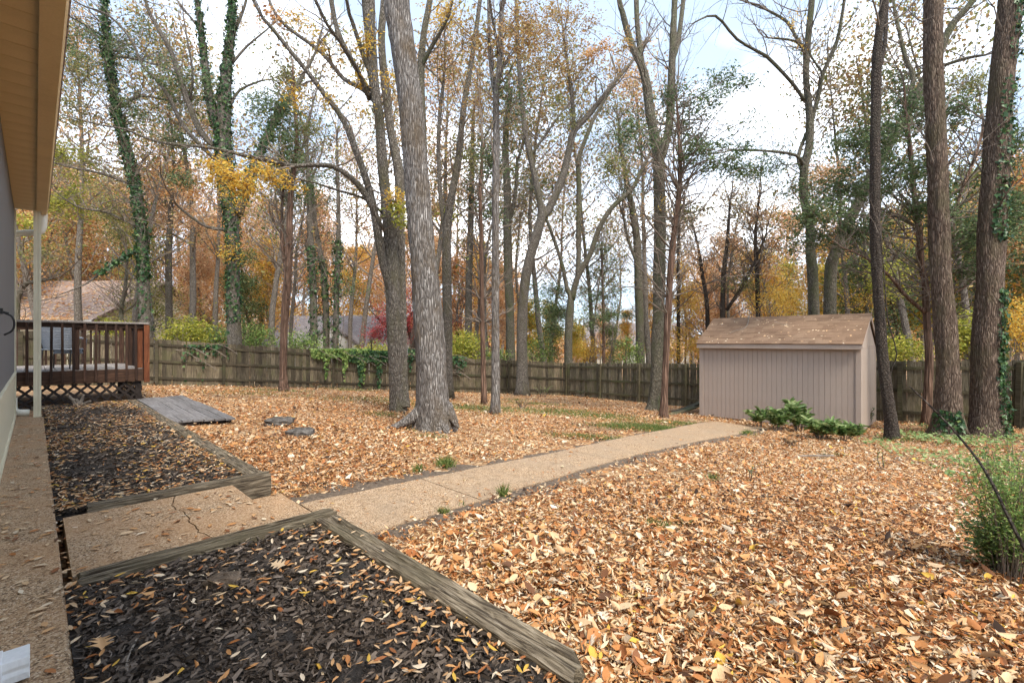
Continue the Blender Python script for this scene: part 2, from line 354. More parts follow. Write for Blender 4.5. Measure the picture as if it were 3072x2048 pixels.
# ground: old leaves trodden into soil
t = NT('ground'); v = t.coord(); cc = t.vor(v, 17, 'F1', 'Color'); bw = t.new('ShaderNodeRGBToBW'); t.l(cc, bw.inputs[0])
c = t.ramp(bw.outputs[0], [(.1,(.10,.05,.025)),(.3,(.26,.12,.05)),(.5,(.36,.20,.09)),(.7,(.42,.27,.14)),(.95,(.46,.36,.24))])
e = t.vor(v, 17, 'DISTANCE_TO_EDGE'); c = t.mix(t.ramp(e, [(0,(.8,.8,.8)),(.12,(0,0,0))]), c, (.07,.042,.025))
n = t.noise(v, .55, 6, .6); c = t.mix(t.ramp(n, [(.52,(0,0,0)),(.68,(.6,.6,.6))]), c, (.10,.075,.045)); t.finish(c, .95, e, .6, .02)
t = NT('soil'); n = t.noise(t.coord(), 22, 8, .7); t.finish(t.ramp(n, [(.3,(.06,.044,.032)),(.55,(.14,.105,.077)),(.75,(.25,.19,.145))]), .95, n, 1.0, .03)
t = NT('mulch'); n = t.noise(t.coord(), 45, 8, .7); t.finish(t.ramp(n, [(.35,(.018,.015,.013)),(.55,(.055,.045,.038)),(.75,(.12,.098,.082))]), .95, n, 1.0, .03)
t = NT('stone'); n = t.noise(t.coord(), 11, 8, .7); t.finish(t.ramp(n, [(.32,(.03,.026,.023)),(.52,(.085,.076,.068)),(.68,(.18,.165,.15)),(.74,(.45,.43,.39))]), .95, n, .9, .03)
# ------------------------------------------------------------------ ground, walk, beds, path
def clampG(x, y): return G(np.clip(x,-85,85), np.clip(y,-10,95))
def ground_sheet():
    s = np.linspace(-1,1,170); xs = np.sinh(s*4.2)/np.sinh(4.2)*420
    s = np.linspace(0,1,170); ys = -14+np.sinh(s*4.0)/np.sinh(4.0)*460
    X, Y = np.meshgrid(xs, ys); Z = clampG(X.ravel(), Y.ravel()) - 0.004
    nx, ny = len(xs), len(ys)
    i = np.arange(nx*ny).reshape(ny,nx); f = np.stack([i[:-1,:-1],i[:-1,1:],i[1:,1:],i[1:,:-1]],-1).reshape(-1,4)
    me = bpy.data.meshes.new('ground'); me.from_pydata(np.stack([X.ravel(),Y.ravel(),Z],1).tolist(), [], f.tolist()); me.update()
    return tag(add('ground', me, MATS['ground'], smooth=True), 'yard ground of trodden leaves and soil', kind='structure')
ground_sheet()
def lroot(name, u, v, z, label=None, cat=None, group=None, kind=None):
    return tag(empty(name, W(u,v,z), PHI), label, cat, group, kind)
class Frame:
    """parts given in absolute (v,u,z) coordinates, parented to a root that is turned with the house"""
    def __init__(s, root, u, v, z): s.r = root; s.o = (v,u,z)
    def box(s, name, mat, v0, v1, u0, u1, z0, z1, parent=None, bevel=0.0):
        m = MB().box(v0,v1,u0,u1,z0,z1); return add(name, m.mesh(name, s.o, bevel), MATS[mat], parent or s.r)
    def mb(s, name, mat, m, parent=None, smooth=False, bevel=0.0):
        return add(name, m.mesh(name, s.o, bevel), MATS[mat], parent or s.r, smooth=smooth)
    def shared(s, name, me, mat, v, u, z, rot=(0,0,0), parent=None, scale=None):
        return add(name, me, MATS[mat], parent or s.r, (v-s.o[0],u-s.o[1],z-s.o[2]), rot, scale=scale)

walk = lroot('walkway', 4, 0, 0, 'exposed aggregate concrete walk along the house wall', kind='structure')
F = Frame(walk, 4, 0, 0)
F.box('slab', 'aggregate', -.22, .10, 5.35, 10.75, -.16, 0, bevel=.012); F.box('slab', 'aggregate', -.22, .10, -2.5, 5.342, -.16, 0, bevel=.012)

step = lroot('step_slab', 3.85, .65, 0, 'cracked concrete step slab between the two mulch beds', kind='structure'); F = Frame(step, 3.85, .65, 0)
ck = []
for (x, y) in [(517,1478),(517,1514),(530,1527),(552,1533),(565,1549),(570,1566),(587,1579),(596,1594),(613,1599)]:
    p = pix(x, y, EYE*FPX/(y-1024)); u, v = uv_of(p.x, p.y); ck.append((v, u))
ck[0] = (ck[0][0], 4.42); ck[-1] = (ck[-1][0]+.03, 3.28)
fine = []
for a, b in zip(ck[:-1], ck[1:]):
    for k in range(3):
        t_ = k/3; fine.append((a[0]+(b[0]-a[0])*t_+random.uniform(-.006,.006), a[1]+(b[1]-a[1])*t_))
fine[0] = ck[0]; fine.append(ck[-1])
lft = [(.135,4.42),(.135,3.28)]+[(v-.004,u) for v,u in reversed(fine)]
rgt = [(1.16,3.28),(1.16,4.42)]+[(v+.004,u) for v,u in fine]
for poly in (lft, rgt):
    m = MB(); m.prism(poly, lambda a,b: (a,b,-.15), lambda a,b: (a,b,0)); o = F.mb('slab', 'aggregate', m)

path = lroot('garden_path', 3.6, 1.2, -.17, 'exposed aggregate garden path leading to the shed', kind='structure'); F = Frame(path, 3.6, 1.2, -.17)
LO = np.array([(1.0,3.06),(2.77,3.10),(6.1,3.42),(8,3.47),(10,3.40),(11.9,3.36)]); UP = np.array([(1.0,4.02),(2.8,4.02),(4.8,4.10),(7,4.36),(9,4.5),(11,4.62),(11.9,4.55)])
def path_lo(v): return np.interp(v, LO[:,0], LO[:,1])
def path_up(v): return np.interp(v, UP[:,0], UP[:,1])
def path_z(u, v):
    p = W(u, v); return g1(p.x, p.y)+.018
for a, b in ((1.56,2.765),(2.777,5.35),(5.362,8.1),(8.11,10.2),(10.21,11.75)):
    m = MB(); n = 10
    for i in range(n+1):
        v = a+(b-a)*i/n
        for k in range(4):
            u = path_lo(v)+(path_up(v)-path_lo(v))*k/3 + (random.uniform(-.012,.012) if k in (0,3) else 0)
            if a > 10 and i == n: u += 0.1*(k-1.5)*-.5
            m.v.append((v, u, path_z(u,v)))
    for i in range(n+1):
        for k in (0,3):
            x = m.v[i*4+k]; m.v.append((x[0], x[1], x[2]-.10))
    o2 = 4*(n+1)
    for i in range(n):
        for k in range(3): m.f.append((i*4+k, (i+1)*4+k, (i+1)*4+k+1, i*4+k+1))
        m.f.append((i*4, o2+i*2, o2+i*2+2, (i+1)*4)); m.f.append((i*4+3, (i+1)*4+3, o2+i*2+3, o2+i*2+1))
    m.f.append((0,1,2,3,o2+1,o2)); e = n*4; m.f.append((e+3,e+2,e+1,e,o2+2*n,o2+2*n+1))
    F.mb('slab', 'aggregate_path', m)
def soil_strip(name, side, va, vb, wid, label, seed):
    m = MB(); n = int((vb-va)*9); rr = np.random.RandomState(seed)
    for i in range(n+1):
        v = va+(vb-va)*i/n; e = (path_up(v)-.02) if side > 0 else (path_lo(v)+.02); q = wid(v)*(.35+1.1*rr.rand())
        for k in range(5):
            u = e+side*q*k/4; p = W(u,v); m.v.append((p.x,p.y,g1(p.x,p.y)+.004*(1 if k < 4 else -1.5)+.004*rr.rand()))
    for i in range(n):
        for k in range(4):
            f = (i*5+k,i*5+k+1,i*5+k+6,i*5+k+5); m.f.append(f if side < 0 else f[::-1])
    o = m.build(name, MATS['soil'], smooth=True); tag(o, label, kind='structure')
soil_strip('soil', 1, 1.56, 11.5, lambda v: .42*math.exp(-abs(v-2.0)/1.6)+.12, 'strip of bare soil along the upper edge of the path', 1)
soil_strip('soil', -1, 1.52, 11.5, lambda v: .14+.12*math.sin(v*1.3)**2, 'strip of bare soil along the lower edge of the path', 2)
zl = path_z(3.6, 1.55)
F.box('landing_slab', 'aggregate', 1.164, 1.552, 3.10, 4.43, zl-.12, zl+.004, bevel=.01)

def bed_sheet(name, v0, v1, u0, u1, label, z=-.022):
    m = MB(); nv, nu = 26, max(12, int((u1-u0)*16)); r = np.random.RandomState(3)
    for i in range(nu+1):
        for k in range(nv+1):
            v = v0+(v1-v0)*k/nv; u = u0+(u1-u0)*i/nu
            m.v.append((v,u, z+.012*math.sin(v*7+u*5)+.010*math.sin(u*11-v*4)+.008*r.randn()))
    for i in range(nu):
        for k in range(nv): a = i*(nv+1)+k; m.f.append((a,a+1,a+nv+2,a+nv+1))
    o = lroot(name, 0, 0, 0)
    bpy.data.objects.remove(o)
    o = add(name, m.mesh(name), MATS['mulch'], None, (0,0,0), (0,0,PHI), smooth=True); return tag(o, label, kind='structure')
bed_sheet('mulch_bed', .102, 1.35, 4.5, 12.38, 'dark mulch bed between the walk and the deck')
bed_sheet('mulch_bed', .102, 1.36, -.6, 3.2, 'dark mulch bed in the foreground with scattered leaves')

def beam(name, axis, a0, a1, c, w, z0, z1, label, ragged=(0,0), seed=0):
    """weathered square timber, long axis along u ('u') or v ('v')"""
    r = np.random.RandomState(seed); n = max(10, int((a1-a0)*14)); m = MB()
    prof = [(-.5,.05),(-.46,0),(-.2,.0),(.1,.0),(.46,0),(.5,.05),(.5,.5),(.5,.88),(.44,1),(.2,.985),(.12,.93),(.05,.985),(-.15,1.0),(-.22,.96),(-.28,1.0),(-.44,1),(-.5,.9),(-.5,.45)]
    k = len(prof); base = r.randn(k)*.006
    for i in range(n+1):
        a = a0+(a1-a0)*i/n; end = min(i, n-i)/n
        for j,(x,y) in enumerate(prof):
            q = 1.0
            rag = (ragged[0] if i == 0 else ragged[1] if i == n else 0)*r.uniform(-1,.3)*(1 if i == 0 else -1)*-1
            xx = c+x*w*q+base[j]*.6+r.randn()*.0018; zz = z0+(z1-z0)*y+base[j]*.5+r.randn()*.0018
            aa = a+(rag if i in (0,n) else r.randn()*.004)
            m.v.append((xx,aa,zz) if axis == 'u' else (aa,-xx+2*c,zz))
    for i in range(n):
        for j in range(k):
            j2 = (j+1)%k; m.f.append((i*k+j2, i*k+j, (i+1)*k+j, (i+1)*k+j2))
    m.f.append(tuple(range(k))); m.f.append(tuple(range((n+1)*k-1, n*k-1, -1)))
    mid = (a0+a1)/2; u, v = (mid, c) if axis == 'u' else (c, mid)
    me = m.mesh(name, (v,u,z0))
    bm = bmesh.new(); bm.from_mesh(me); bmesh.ops.recalc_face_normals(bm, faces=bm.faces); bm.to_mesh(me); bm.free()
    o = add(name, me, MATS['timber' if axis == 'u' else 'timber_x'], None, W(u,v,z0), (0,0,PHI))
    return tag(o, label, 'timber', 'landscape timbers edging the beds')
beam('landscape_timber', 'u', 1.0, 3.10, 1.37, .145, -.14, .028, 'long weathered timber with rotten split end, nearest the camera', (.10,.02), 1)
beam('landscape_timber', 'v', .15, 1.46, 3.185, .115, -.12, .032, 'weathered timber along the near edge of the cracked step slab', (.02,.02), 2)
beam('landscape_timber', 'v', .26, 1.47, 4.50, .125, -.17, .036, 'mossy timber with sawn end along the far edge of the cracked step slab', (.02,.01), 3)
beam('landscape_timber', 'u', 4.57, 8.6, 1.385, .14, -.13, .022, 'long timber along the right edge of the far mulch bed', (.01,.02), 4)
beam('landscape_timber', 'u', 8.63, 12.3, 1.39, .13, -.13, .015, 'short far timber running beside the grey plank ramp to the deck', (.02,.02), 5)
beam('landscape_timber', 'v', -.05, 1.28, 12.33, .07, -.10, .0, 'thin timber strip lying at the foot of the deck lattice', (.02,.02), 6)

# ------------------------------------------------------------------ the house on the left
house = lroot('house', 10.9, -.22, 0, 'grey and cream house wall with deep eave coloured as warm shaded cream, cut by the left edge', 'house'); F = Frame(house, 10.9, -.22, 0)
F.box('wall', 'grey_paint', -.40, -.225, -3.0, 10.78, .705, 3.30)
F.box('foundation_wall', 'cream', -.40, -.245, -3.0, 10.78, -.1, .69)
bme = box_mesh('siding_board', .02, .192, .66)
for i in range(30): F.shared('siding_board', bme, 'cream', -.232, 4.9+i*.2, .022)
F.box('base_trim', 'cream', -.222, -.205, -3, 10.78, .003, .05)
F.box('sill', 'cream', -.26, -.20, -3, 10.80, .692, .722, bevel=.004)
F.box('corner_trim', 'cream', -.40, -.205, 10.78, 10.90, 0, 3.29, bevel=.004)
sme = box_mesh('soffit_board', .25, .246, .015)
so = F.box('soffit', 'cream_warm_shade', -.24, .03, -3, 10.9, 3.32, 3.33)
for i in range(42): F.shared('soffit_board', sme, 'cream_warm_shade', -.105, .45+i*.25, 3.303, parent=so)
m = MB(); m.prism([(.02,3.27),(.135,3.265),(.15,3.30),(.15,3.43),(.02,3.43)], lambda a,b: (a,-3,b), lambda a,b: (a,10.93,b)); F.mb('gutter', 'cream_warm_shade', m)
m = MB(); m.prism([(.17,3.44),(.17,3.47),(-4.5,5.75),(-4.5,5.72)], lambda a,b: (a,-3,b), lambda a,b: (a,11.1,b)); F.mb('roof', 'roof_brown', m)
m = MB(); m.prism([(-.41,0),(-.41,3.3),(-4.4,5.6),(-4.4,0)], lambda a,b: (a,10.80,b), lambda a,b: (a,10.86,b)); F.mb('end_wall', 'cream', m)
# fluted porch post
m = MB(); w_ = .044
pr = [(-w_,-w_),(-.012,-w_),(-.010,-w_+.006),(.010,-w_+.006),(.012,-w_),(w_,-w_),(w_,-.012),(w_-.006,-.010),(w_-.006,.010),(w_,.012),(w_,w_),(-w_,w_)]
m.prism(pr, lambda a,b: (.03+a,10.62+b,.0), lambda a,b: (.03+a,10.62+b,3.27)); F.mb('post', 'cream', m)
F.box('post_foot', 'cream', -.018, .078, 10.572, 10.668, .0, .03, bevel=.003)
def rib_pipe(pts, r, step=.018, depth=.0035):
    P = []; R_ = []
    for a, b in zip(pts[:-1], pts[1:]):
        a, b = Vector(a), Vector(b); n = max(2, int((b-a).length/step))
        for i in range(n): P.append(a.lerp(b, i/n)); R_.append(r+(depth if len(P)%2 else 0))
    P.append(Vector(pts[-1])); R_.append(r); return P, R_
def arc_pts(pts, it=3):
    pts = [Vector(p) for p in pts]
    for _ in range(it):
        q = [pts[0]]
        for a, b in zip(pts[:-1], pts[1:]): q += [a.lerp(b,.25), a.lerp(b,.75)]
        pts = q+[pts[-1]]
    return pts
m = MB(); P, R_ = rib_pipe(arc_pts([(.10,10.86,3.30),(.10,10.86,3.08),(.06,10.88,2.97),(-.15,10.95,2.95),(-.25,10.96,2.9)]), .05); m.tube(P, R_, 10)
m.tube([(-.25,10.96,2.92),(-.25,10.97,.2)], [.042,.042], 8)
P, R_ = rib_pipe(arc_pts([(-.25,10.97,.30),(-.25,10.97,.10),(-.20,10.97,.05),(-.06,10.97,.035)]), .055); m.tube(P, R_, 10); F.mb('downspout', 'off_white', m, smooth=True)
m = MB()
m.prism([(2.395,.006),(2.49,.006),(2.492,.03),(2.487,.045),(2.492,.06),(2.49,.085),(2.395,.085),(2.392,.06),(2.397,.045),(2.392,.03)], lambda a,b: (-.26,a,b), lambda a,b: (-.012,a,b))
m.box(-.095,-.080,2.388,2.497,.004,.089); o = F.mb('downspout_outlet', 'white_metal', m, bevel=.002); o['label'] = 'white metal downspout outlet lying on the walk'
F.box('downspout_pipe', 'white_metal', -.222, -.15, 2.40, 2.485, .06, 3.25)
m = MB(); m.box(-.225,-.205,6.36,6.48,1.455,1.505); m.tube(arc_pts([(-.19,6.42,1.46),(-.15,6.42,1.44),(-.13,6.42,1.38),(-.14,6.42,1.30),(-.20,6.42,1.26)]), [.009]*34, 6); m.tube([(-.215,6.42,1.475),(-.17,6.42,1.46)],[.012,.012],6); F.mb('wall_hook', 'black_iron', m)

# ------------------------------------------------------------------ deck
DZ = .644; V0, V1, U0, U1 = -2.6, 1.60, 12.46, 15.5
deck = lroot('deck', U0, V1, -.08, 'raised deck with dark red brown baluster railing and lattice skirt', 'deck'); F = Frame(deck, U0, V1, -.08)
bme = box_mesh('deck_board', .138, U1-U0, .03, .004)
for i in range(29): F.shared('deck_board', bme, 'deck_floor', V1-.08-i*.1445, (U0+U1)/2, DZ-.03)
F.box('rim_board', 'deck_stain_h', V0, V1, U0-.035, U0-.003, DZ-.27, DZ-.012, bevel=.004)
F.box('rim_board', 'deck_stain', V1+.003, V1+.035, U0-.03, U1, DZ-.27, DZ-.012, bevel=.004)
F.box('rim_board', 'deck_stain_h', V0, V1, U1+.003, U1+.035, DZ-.27, DZ-.012)
jme = box_mesh('joist', .038, U1-U0-.02, .2)
for i in range(9): F.shared('joist', jme, 'deck_stain', V1-.15-i*.48, (U0+U1)/2, DZ-.235)
bal = box_mesh('baluster', .04, .04, 1.14, .003)
n = 0
v = V1-.12
while v > -1.75:
    F.shared('baluster', bal, 'deck_stain', v, U0-.057, DZ-.24, (0,random.uniform(-.012,.012),random.uniform(-.1,.1))); v -= .158
u = U0+.15
while u < U1-.05: F.shared('baluster', bal, 'deck_stain', V1+.057, u, DZ-.24, (0,0,random.uniform(-.1,.1))); u += .158
v = V1-.15
while v > V0: F.shared('baluster', bal, 'deck_stain', v, U1+.057, DZ-.24); v -= .158
for (v,u,mt) in ((V1-.05,U0+.05,'deck_post'),(.57,U0+.05,'deck_stain'),(-.95,U0+.05,'deck_stain'),(V1-.05,U1-.05,'deck_stain'),(.1,U1-.05,'deck_stain'),(-1.3,U1-.05,'deck_stain'),(V1-.05,14.0,'deck_stain')):
    F.box('railing_post', mt, v-.045, v+.045, u-.045, u+.045, DZ+.002, 1.548, bevel=.004)
o = F.box('corner_board', 'deck_post', V1+.006, V1+.10, U0-.075, U0-.038, DZ-.30, 1.548, bevel=.004); o['label'] = 'orange stained corner board'
for a in ((V0,V1+.04,U0-.036,U0+.002),(V0,V1+.04,U1-.002,U1+.036)): F.box('top_rail', 'deck_stain_h', *a, 1.47, 1.555, bevel=.004)
F.box('top_rail', 'deck_stain', V1, V1+.036, U0+.003, U1-.003, 1.47, 1.555, bevel=.004)
F.box('rail_cap', 'deck_floor', V0, V1+.09, U0-.09, U0+.055, 1.558, 1.596, bevel=.006)
F.box('rail_cap', 'deck_floor', V1-.05, V1+.09, U0+.058, U1+.09, 1.558, 1.596, bevel=.006)
F.box('rail_cap', 'deck_floor', V0, V1-.053, U1-.055, U1+.09, 1.558, 1.596, bevel=.006)
for (v,u) in ((V1-.08,U0+.06),(-.5,U0+.06),(V1-.08,U1-.06),(-.5,U1-.06),(-2.4,U0+.06)):
    F.box('support_post', 'lattice', v-.045, v+.045, u-.045, u+.045, -.35, DZ-.24)
lat0, lat1 = -.09, DZ-.275; H = lat1-lat0
def lattice(side, a0, a1, at, lv):
    s = a0-H
    k = 0
    while s < a1:
        for d in (1,-1):
            x0, z0, x1, z1 = s, (lat0 if d > 0 else lat1), s+H, (lat1 if d > 0 else lat0)
            if x0 < a0: z0 += d*(a0-x0); x0 = a0
            if x1 > a1: z1 -= d*(x1-a1); x1 = a1
            if x1-x0 > .03:
                m = MB(); w = .022; c = .7071*w; off = .006 if d > 0 else -.006
                q = [(x0-c,z0+d*c),(x0+c,z0-d*c),(x1+c,z1-d*c),(x1-c,z1+d*c)]
                if d < 0: q = q[::-1]
                f0 = (lambda a,b: (a,at+off-.004,b)) if side == 'v' else (lambda a,b: (at+off+.004,a,b))
                f1 = (lambda a,b: (a,at+off+.004,b)) if side == 'v' else (lambda a,b: (at+off-.004,a,b))
                m.prism(q, f1, f0); F.mb('lattice_slat', 'lattice', m)
        s += .19
lattice('v', -1.7, V1-.02, U0+.012, 0); lattice('u', U0+.03, U1, V1-.02, 1)
F.box('lattice_frame', 'lattice', -1.7, V1, U0-.014, U0+.03, lat0-.04, lat0, bevel=.003)

def wicker_chair(u, v, rz, label):
    r = tag(empty('wicker_chair', W(u,v,DZ), PHI+rz), label, 'chair', 'woven chairs on the deck')
    m = MB(); n = 22; w0, w1 = .23, .30
    for i in range(n):                                    # rows of woven strand, back leaning and flaring to the top
        t_ = i/(n-1); z = .40+.52*t_; y = -.22-.13*t_; w = w0+(w1-w0)*t_; pts = []
        for k in range(9):
            s = -1+k/4; pts.append((s*w, y+.06*(s*s)+.004*(k%2)*(1 if i%2 else -1), z+.02*(1-s*s)*t_))
        m.tube(pts, [.0125]*9, 5)
    o = m.build('backrest', MATS['wicker'], r, (0,0,0), smooth=True)
    m = MB()
    for sx in (-1,1): m.tube([(sx*w0,-.16,.38),(sx*(w0+.035),-.22,.65),(sx*w1,-.29,.93)], [.014]*3, 6)
    m.tube([(-w1,-.29,.93),(-.15,-.36,.95),(.15,-.36,.95),(w1,-.29,.93)], [.016]*4, 6); m.build('frame', MATS['black_iron'], o, (0,0,0))
    m = MB()
    for i in range(20):
        y = -.20+.44*i/19; m.tube([(-.25,y,.40),(-.1,y,.388+.004*(i%2)),(.1,y,.388-.004*(i%2)),(.25,y,.40)], [.013]*4, 5)
    m.box(-.25,.25,.22,.25,.30,.40); m.build('seat', MATS['wicker'], r, (0,0,0), smooth=True)
    for sx in (-1,1):
        MB().tube([(sx*.24,.23,.38),(sx*.26,.26,0)], [.016,.013], 6).build('leg', MATS['black_iron'], r, (0,0,0))
        MB().tube([(sx*.22,-.20,.38),(sx*.25,-.30,0)], [.016,.013], 6).build('leg', MATS['black_iron'], r, (0,0,0))
        MB().tube([(sx*.27,-.23,.62),(sx*.31,0,.63),(sx*.30,.22,.60),(sx*.27,.25,.40)], [.017,.02,.02,.016], 6).build('armrest', MATS['wicker'], r, (0,0,0), smooth=True)
    return r
wicker_chair(13.35, .40, -.45, 'grey woven chair on the deck with its flared back to the camera')
wicker_chair(13.30, -.55, -1.7, 'grey woven chair on the deck, half hidden behind the porch post')

# grey plank ramp beside the deck
ramp = lroot('plank_ramp', 8.95, 1.5, -.14, 'low grey plank ramp lying in the leaves beside the deck', 'ramp'); F = Frame(ramp, 8.95, 1.5, -.14)
for i in range(6):
    m = MB(); va, vb = 1.50+i*.138, 1.50+i*.138+.132
    ue = 12.6+random.uniform(-.15,.1); us = 8.95-.05*i
    for k in range(9):
        t_ = k/8; u = us+(ue-us)*t_; zt = -.055+.05*t_+(.02*math.sin(t_*3.1)**2 if i == 0 else .004*math.sin(t_*9+i))
        m.v += [(va,u,zt-.03),(vb,u,zt-.03),(vb,u,zt+(.012 if i == 5 and 2 < k < 6 else 0)),(va,u,zt)]
        if k:
            b = (k-1)*4
            for j in range(4): m.f.append((b+j, b+(j+1)%4, b+4+(j+1)%4, b+4+j))
    m.f += [(3,2,1,0),(32,33,34,35)]
    me = m.mesh('plank', F.o); bm = bmesh.new(); bm.from_mesh(me); bmesh.ops.recalc_face_normals(bm, faces=bm.faces); bm.to_mesh(me); bm.free()
    add('plank', me, MATS['ramp_grey'], ramp)
F.box('cross_beam', 'lattice', 1.50, 2.33, 8.93, 8.97, -.155, -.088); F.box('cross_beam', 'lattice', 1.50, 2.33, 12.2, 12.28, -.16, -.045)

# ------------------------------------------------------------------ shed
SZ = -.83
shed = lroot('shed', 1.8, 12.9, SZ, 'taupe storage shed with brown shingle gable roof', 'shed'); F = Frame(shed, 1.8, 12.9, SZ)
SV0, SV1, SU0, SU1 = 12.9, 15.05, 1.8, 5.37; EZ = 1.06; RV = 14.0; RZ = 1.84
m = MB(); m.box(SV0+.002,SV1-.002,SU0+.002,SU1-.002,SZ+.02,EZ+.02); F.mb('wall', 'taupe_shaded', m)
nb = 32; wb = (SU1-SU0)/nb
fme = box_mesh('siding_board', .014, wb-.006, EZ-SZ-.0); eme = box_mesh('siding_board', .105, .014, EZ-SZ)
for i in range(nb):
    F.shared('siding_board', fme, 'taupe', SV0-.006, SU0+wb*(i+.5), SZ); F.shared('siding_board', fme, 'taupe', SV1+.006, SU0+wb*(i+.5), SZ)
for i in range(19):
    F.shared('siding_board', eme, 'taupe_shaded', SV0+.072+i*.111, SU0-.006, SZ); F.shared('siding_board', eme, 'taupe_shaded', SV0+.072+i*.111, SU1+.006, SZ)
for (v,u) in ((SV0-.002,SU0-.002),(SV0-.002,SU1+.002),(SV1+.002,SU0-.002),(SV1+.002,SU1+.002)):
    sv = 1 if v > 14 else -1; su = 1 if u > 3 else -1
    F.box('corner_trim', 'taupe', min(v+sv*.03,v-sv*.06), max(v+sv*.03,v-sv*.06), min(u+su*.025,u-su*.08), max(u+su*.025,u-su*.08), SZ-.01, EZ, bevel=.003)
for u in (SU0-.012, SU1-.008):
    m = MB(); m.prism([(SV0-.02,EZ+.025),(SV1+.02,EZ+.025),(RV,RZ-.06)], lambda a,b: (a,u+.02,b), lambda a,b: (a,u,b)); F.mb('gable_panel', 'taupe_shaded', m)
    F.box('gable_seam', 'taupe', SV0-.01, SV1+.01, u-.006, u+.026, EZ+.003, EZ+.022)
E0, E1 = SV0-.15, SV1+.17                                      # eaves
ez = 1.125; sl = (RZ-ez)/(RV-E0); sl2 = (RZ-ez)/(E1-RV)
F.box('fascia', 'taupe', E0-.005, E0+.02, SU0-.05, SU1+.05, ez-.105, ez+.0, bevel=.003)
F.box('fascia', 'taupe', E1-.02, E1+.005, SU0-.05, SU1+.05, ez-.105, ez, bevel=.003)
F.box('eave_soffit', 'taupe', E0+.022, SV0-.015, SU0-.03, SU1+.03, ez-.075, ez-.06)
roof = None
m = MB(); m.prism([(E0-.01,ez),(RV,RZ),(E1+.01,ez),(E1+.01,ez+.012),(RV,RZ+.014),(E0-.01,ez+.012)], lambda a,b: (a,SU0-.06,b), lambda a,b: (a,SU1+.06,b)); roof = F.mb('roof', 'shingle', m)
for u in (SU0-.062,):
    for (va,za,vb,zb) in ((E0,ez-.006,RV,RZ-.006),(E1,ez-.006,RV,RZ-.006)):
        m = MB(); d = .085; q = [(va,za-d),(vb,zb-d),(vb,zb),(va,za)]
        if va > vb: q = q[::-1]
        m.prism(q, lambda a,b: (a,u+.02,b), lambda a,b: (a,u,b)); F.mb('rake_board', 'taupe_shaded', m, parent=roof)
Ls = math.hypot(RV-E0, RZ-ez); ncs = 10; ex = Ls/ncs; ang = math.atan2(RZ-ez, RV-E0)
smes = {w: MB().box(0, ex+.035, -w/2, w/2, 0, .006+.0022*j).mesh('shingle') for j, w in enumerate((.14,.18,.22,.27))}
for ci in range(ncs):
    u = SU0-.07+random.uniform(0,.1)-.1
    while u < SU1+.06:
        w = random.choice((.14,.18,.22,.27)); 
        if u+w > SU0-.06 and u < SU1+.02:
            s0 = ci*ex-.012; v = E0-.012+s0*math.cos(ang); z = ez+.014+s0*math.sin(ang)
            F.shared('shingle', smes[w], 'shingle', v, min(max(u+w/2, SU0-.07+w/2), SU1+.07-w/2), z+.004+random.uniform(0,.0015), (0,-ang+.012,0), parent=roof)
        u += w+.002
cap_me = MB().prism([(-.13,-.075),(0,0),(.13,-.075),(.13,-.067),(0,.009),(-.13,-.067)], lambda a,b: (a,0,b), lambda a,b: (a,.235,b)).mesh('ridge_cap')
for i in range(17): F.shared('ridge_cap', cap_me, 'shingle', RV, SU0-.07+i*.218, RZ+.028+.001*(i%2), parent=roof)

def stick(name, pts, r0, r1, label, mat='twig', cat='branch', group=None):
    b = Vector(pts[0]); P = arc_pts(pts, 2); n = len(P)
    m = MB().tube(P, [r0+(r1-r0)*i/(n-1) for i in range(n)], 5)
    o = m.build(name, MATS[mat], None, b); o.location = b; return tag(o, label, cat, group)
def roof_pt(u, v, dz=.03): 
    p = W(u, v); return (p.x, p.y, ez+(v-E0)*sl+.02+dz)
stick('fallen_branch', [roof_pt(4.45,13.95,.10),roof_pt(4.40,13.7,.03),roof_pt(4.38,13.45,.012),roof_pt(4.62,13.33,.012),roof_pt(4.72,13.2,.012)], .016, .008, 'crooked grey branch fallen over the shed ridge', 'twig_pale')
stick('fallen_twig', [roof_pt(3.75,13.75,.012),roof_pt(3.6,13.62,.02),roof_pt(3.35,13.52,.012)], .009, .005, 'thin forked twig lying on the middle of the shed roof', 'twig_pale', 'twig')

# planks lying beside the shed
for k,(a,b) in enumerate((((2000,1240),(2096,1232)),((2010,1250),(2090,1243)))):
    p0, p1 = on_ground(*a), on_ground(*b); d = p1-p0; L = d.length
    me = box_mesh('weathered_plank', L+.5, .16, .035, .004, False)
    o = add('weathered_plank', me, MATS['fence_right_h'], None, (p0+p1)/2+Vector((0,.35*k,.10-.05*k)), (.05,-.04,math.atan2(d.y,d.x)))
    tag(o, ('grey plank lying on top beside the left end of the shed','dark plank lying underneath beside the left end of the shed')[k], 'plank')
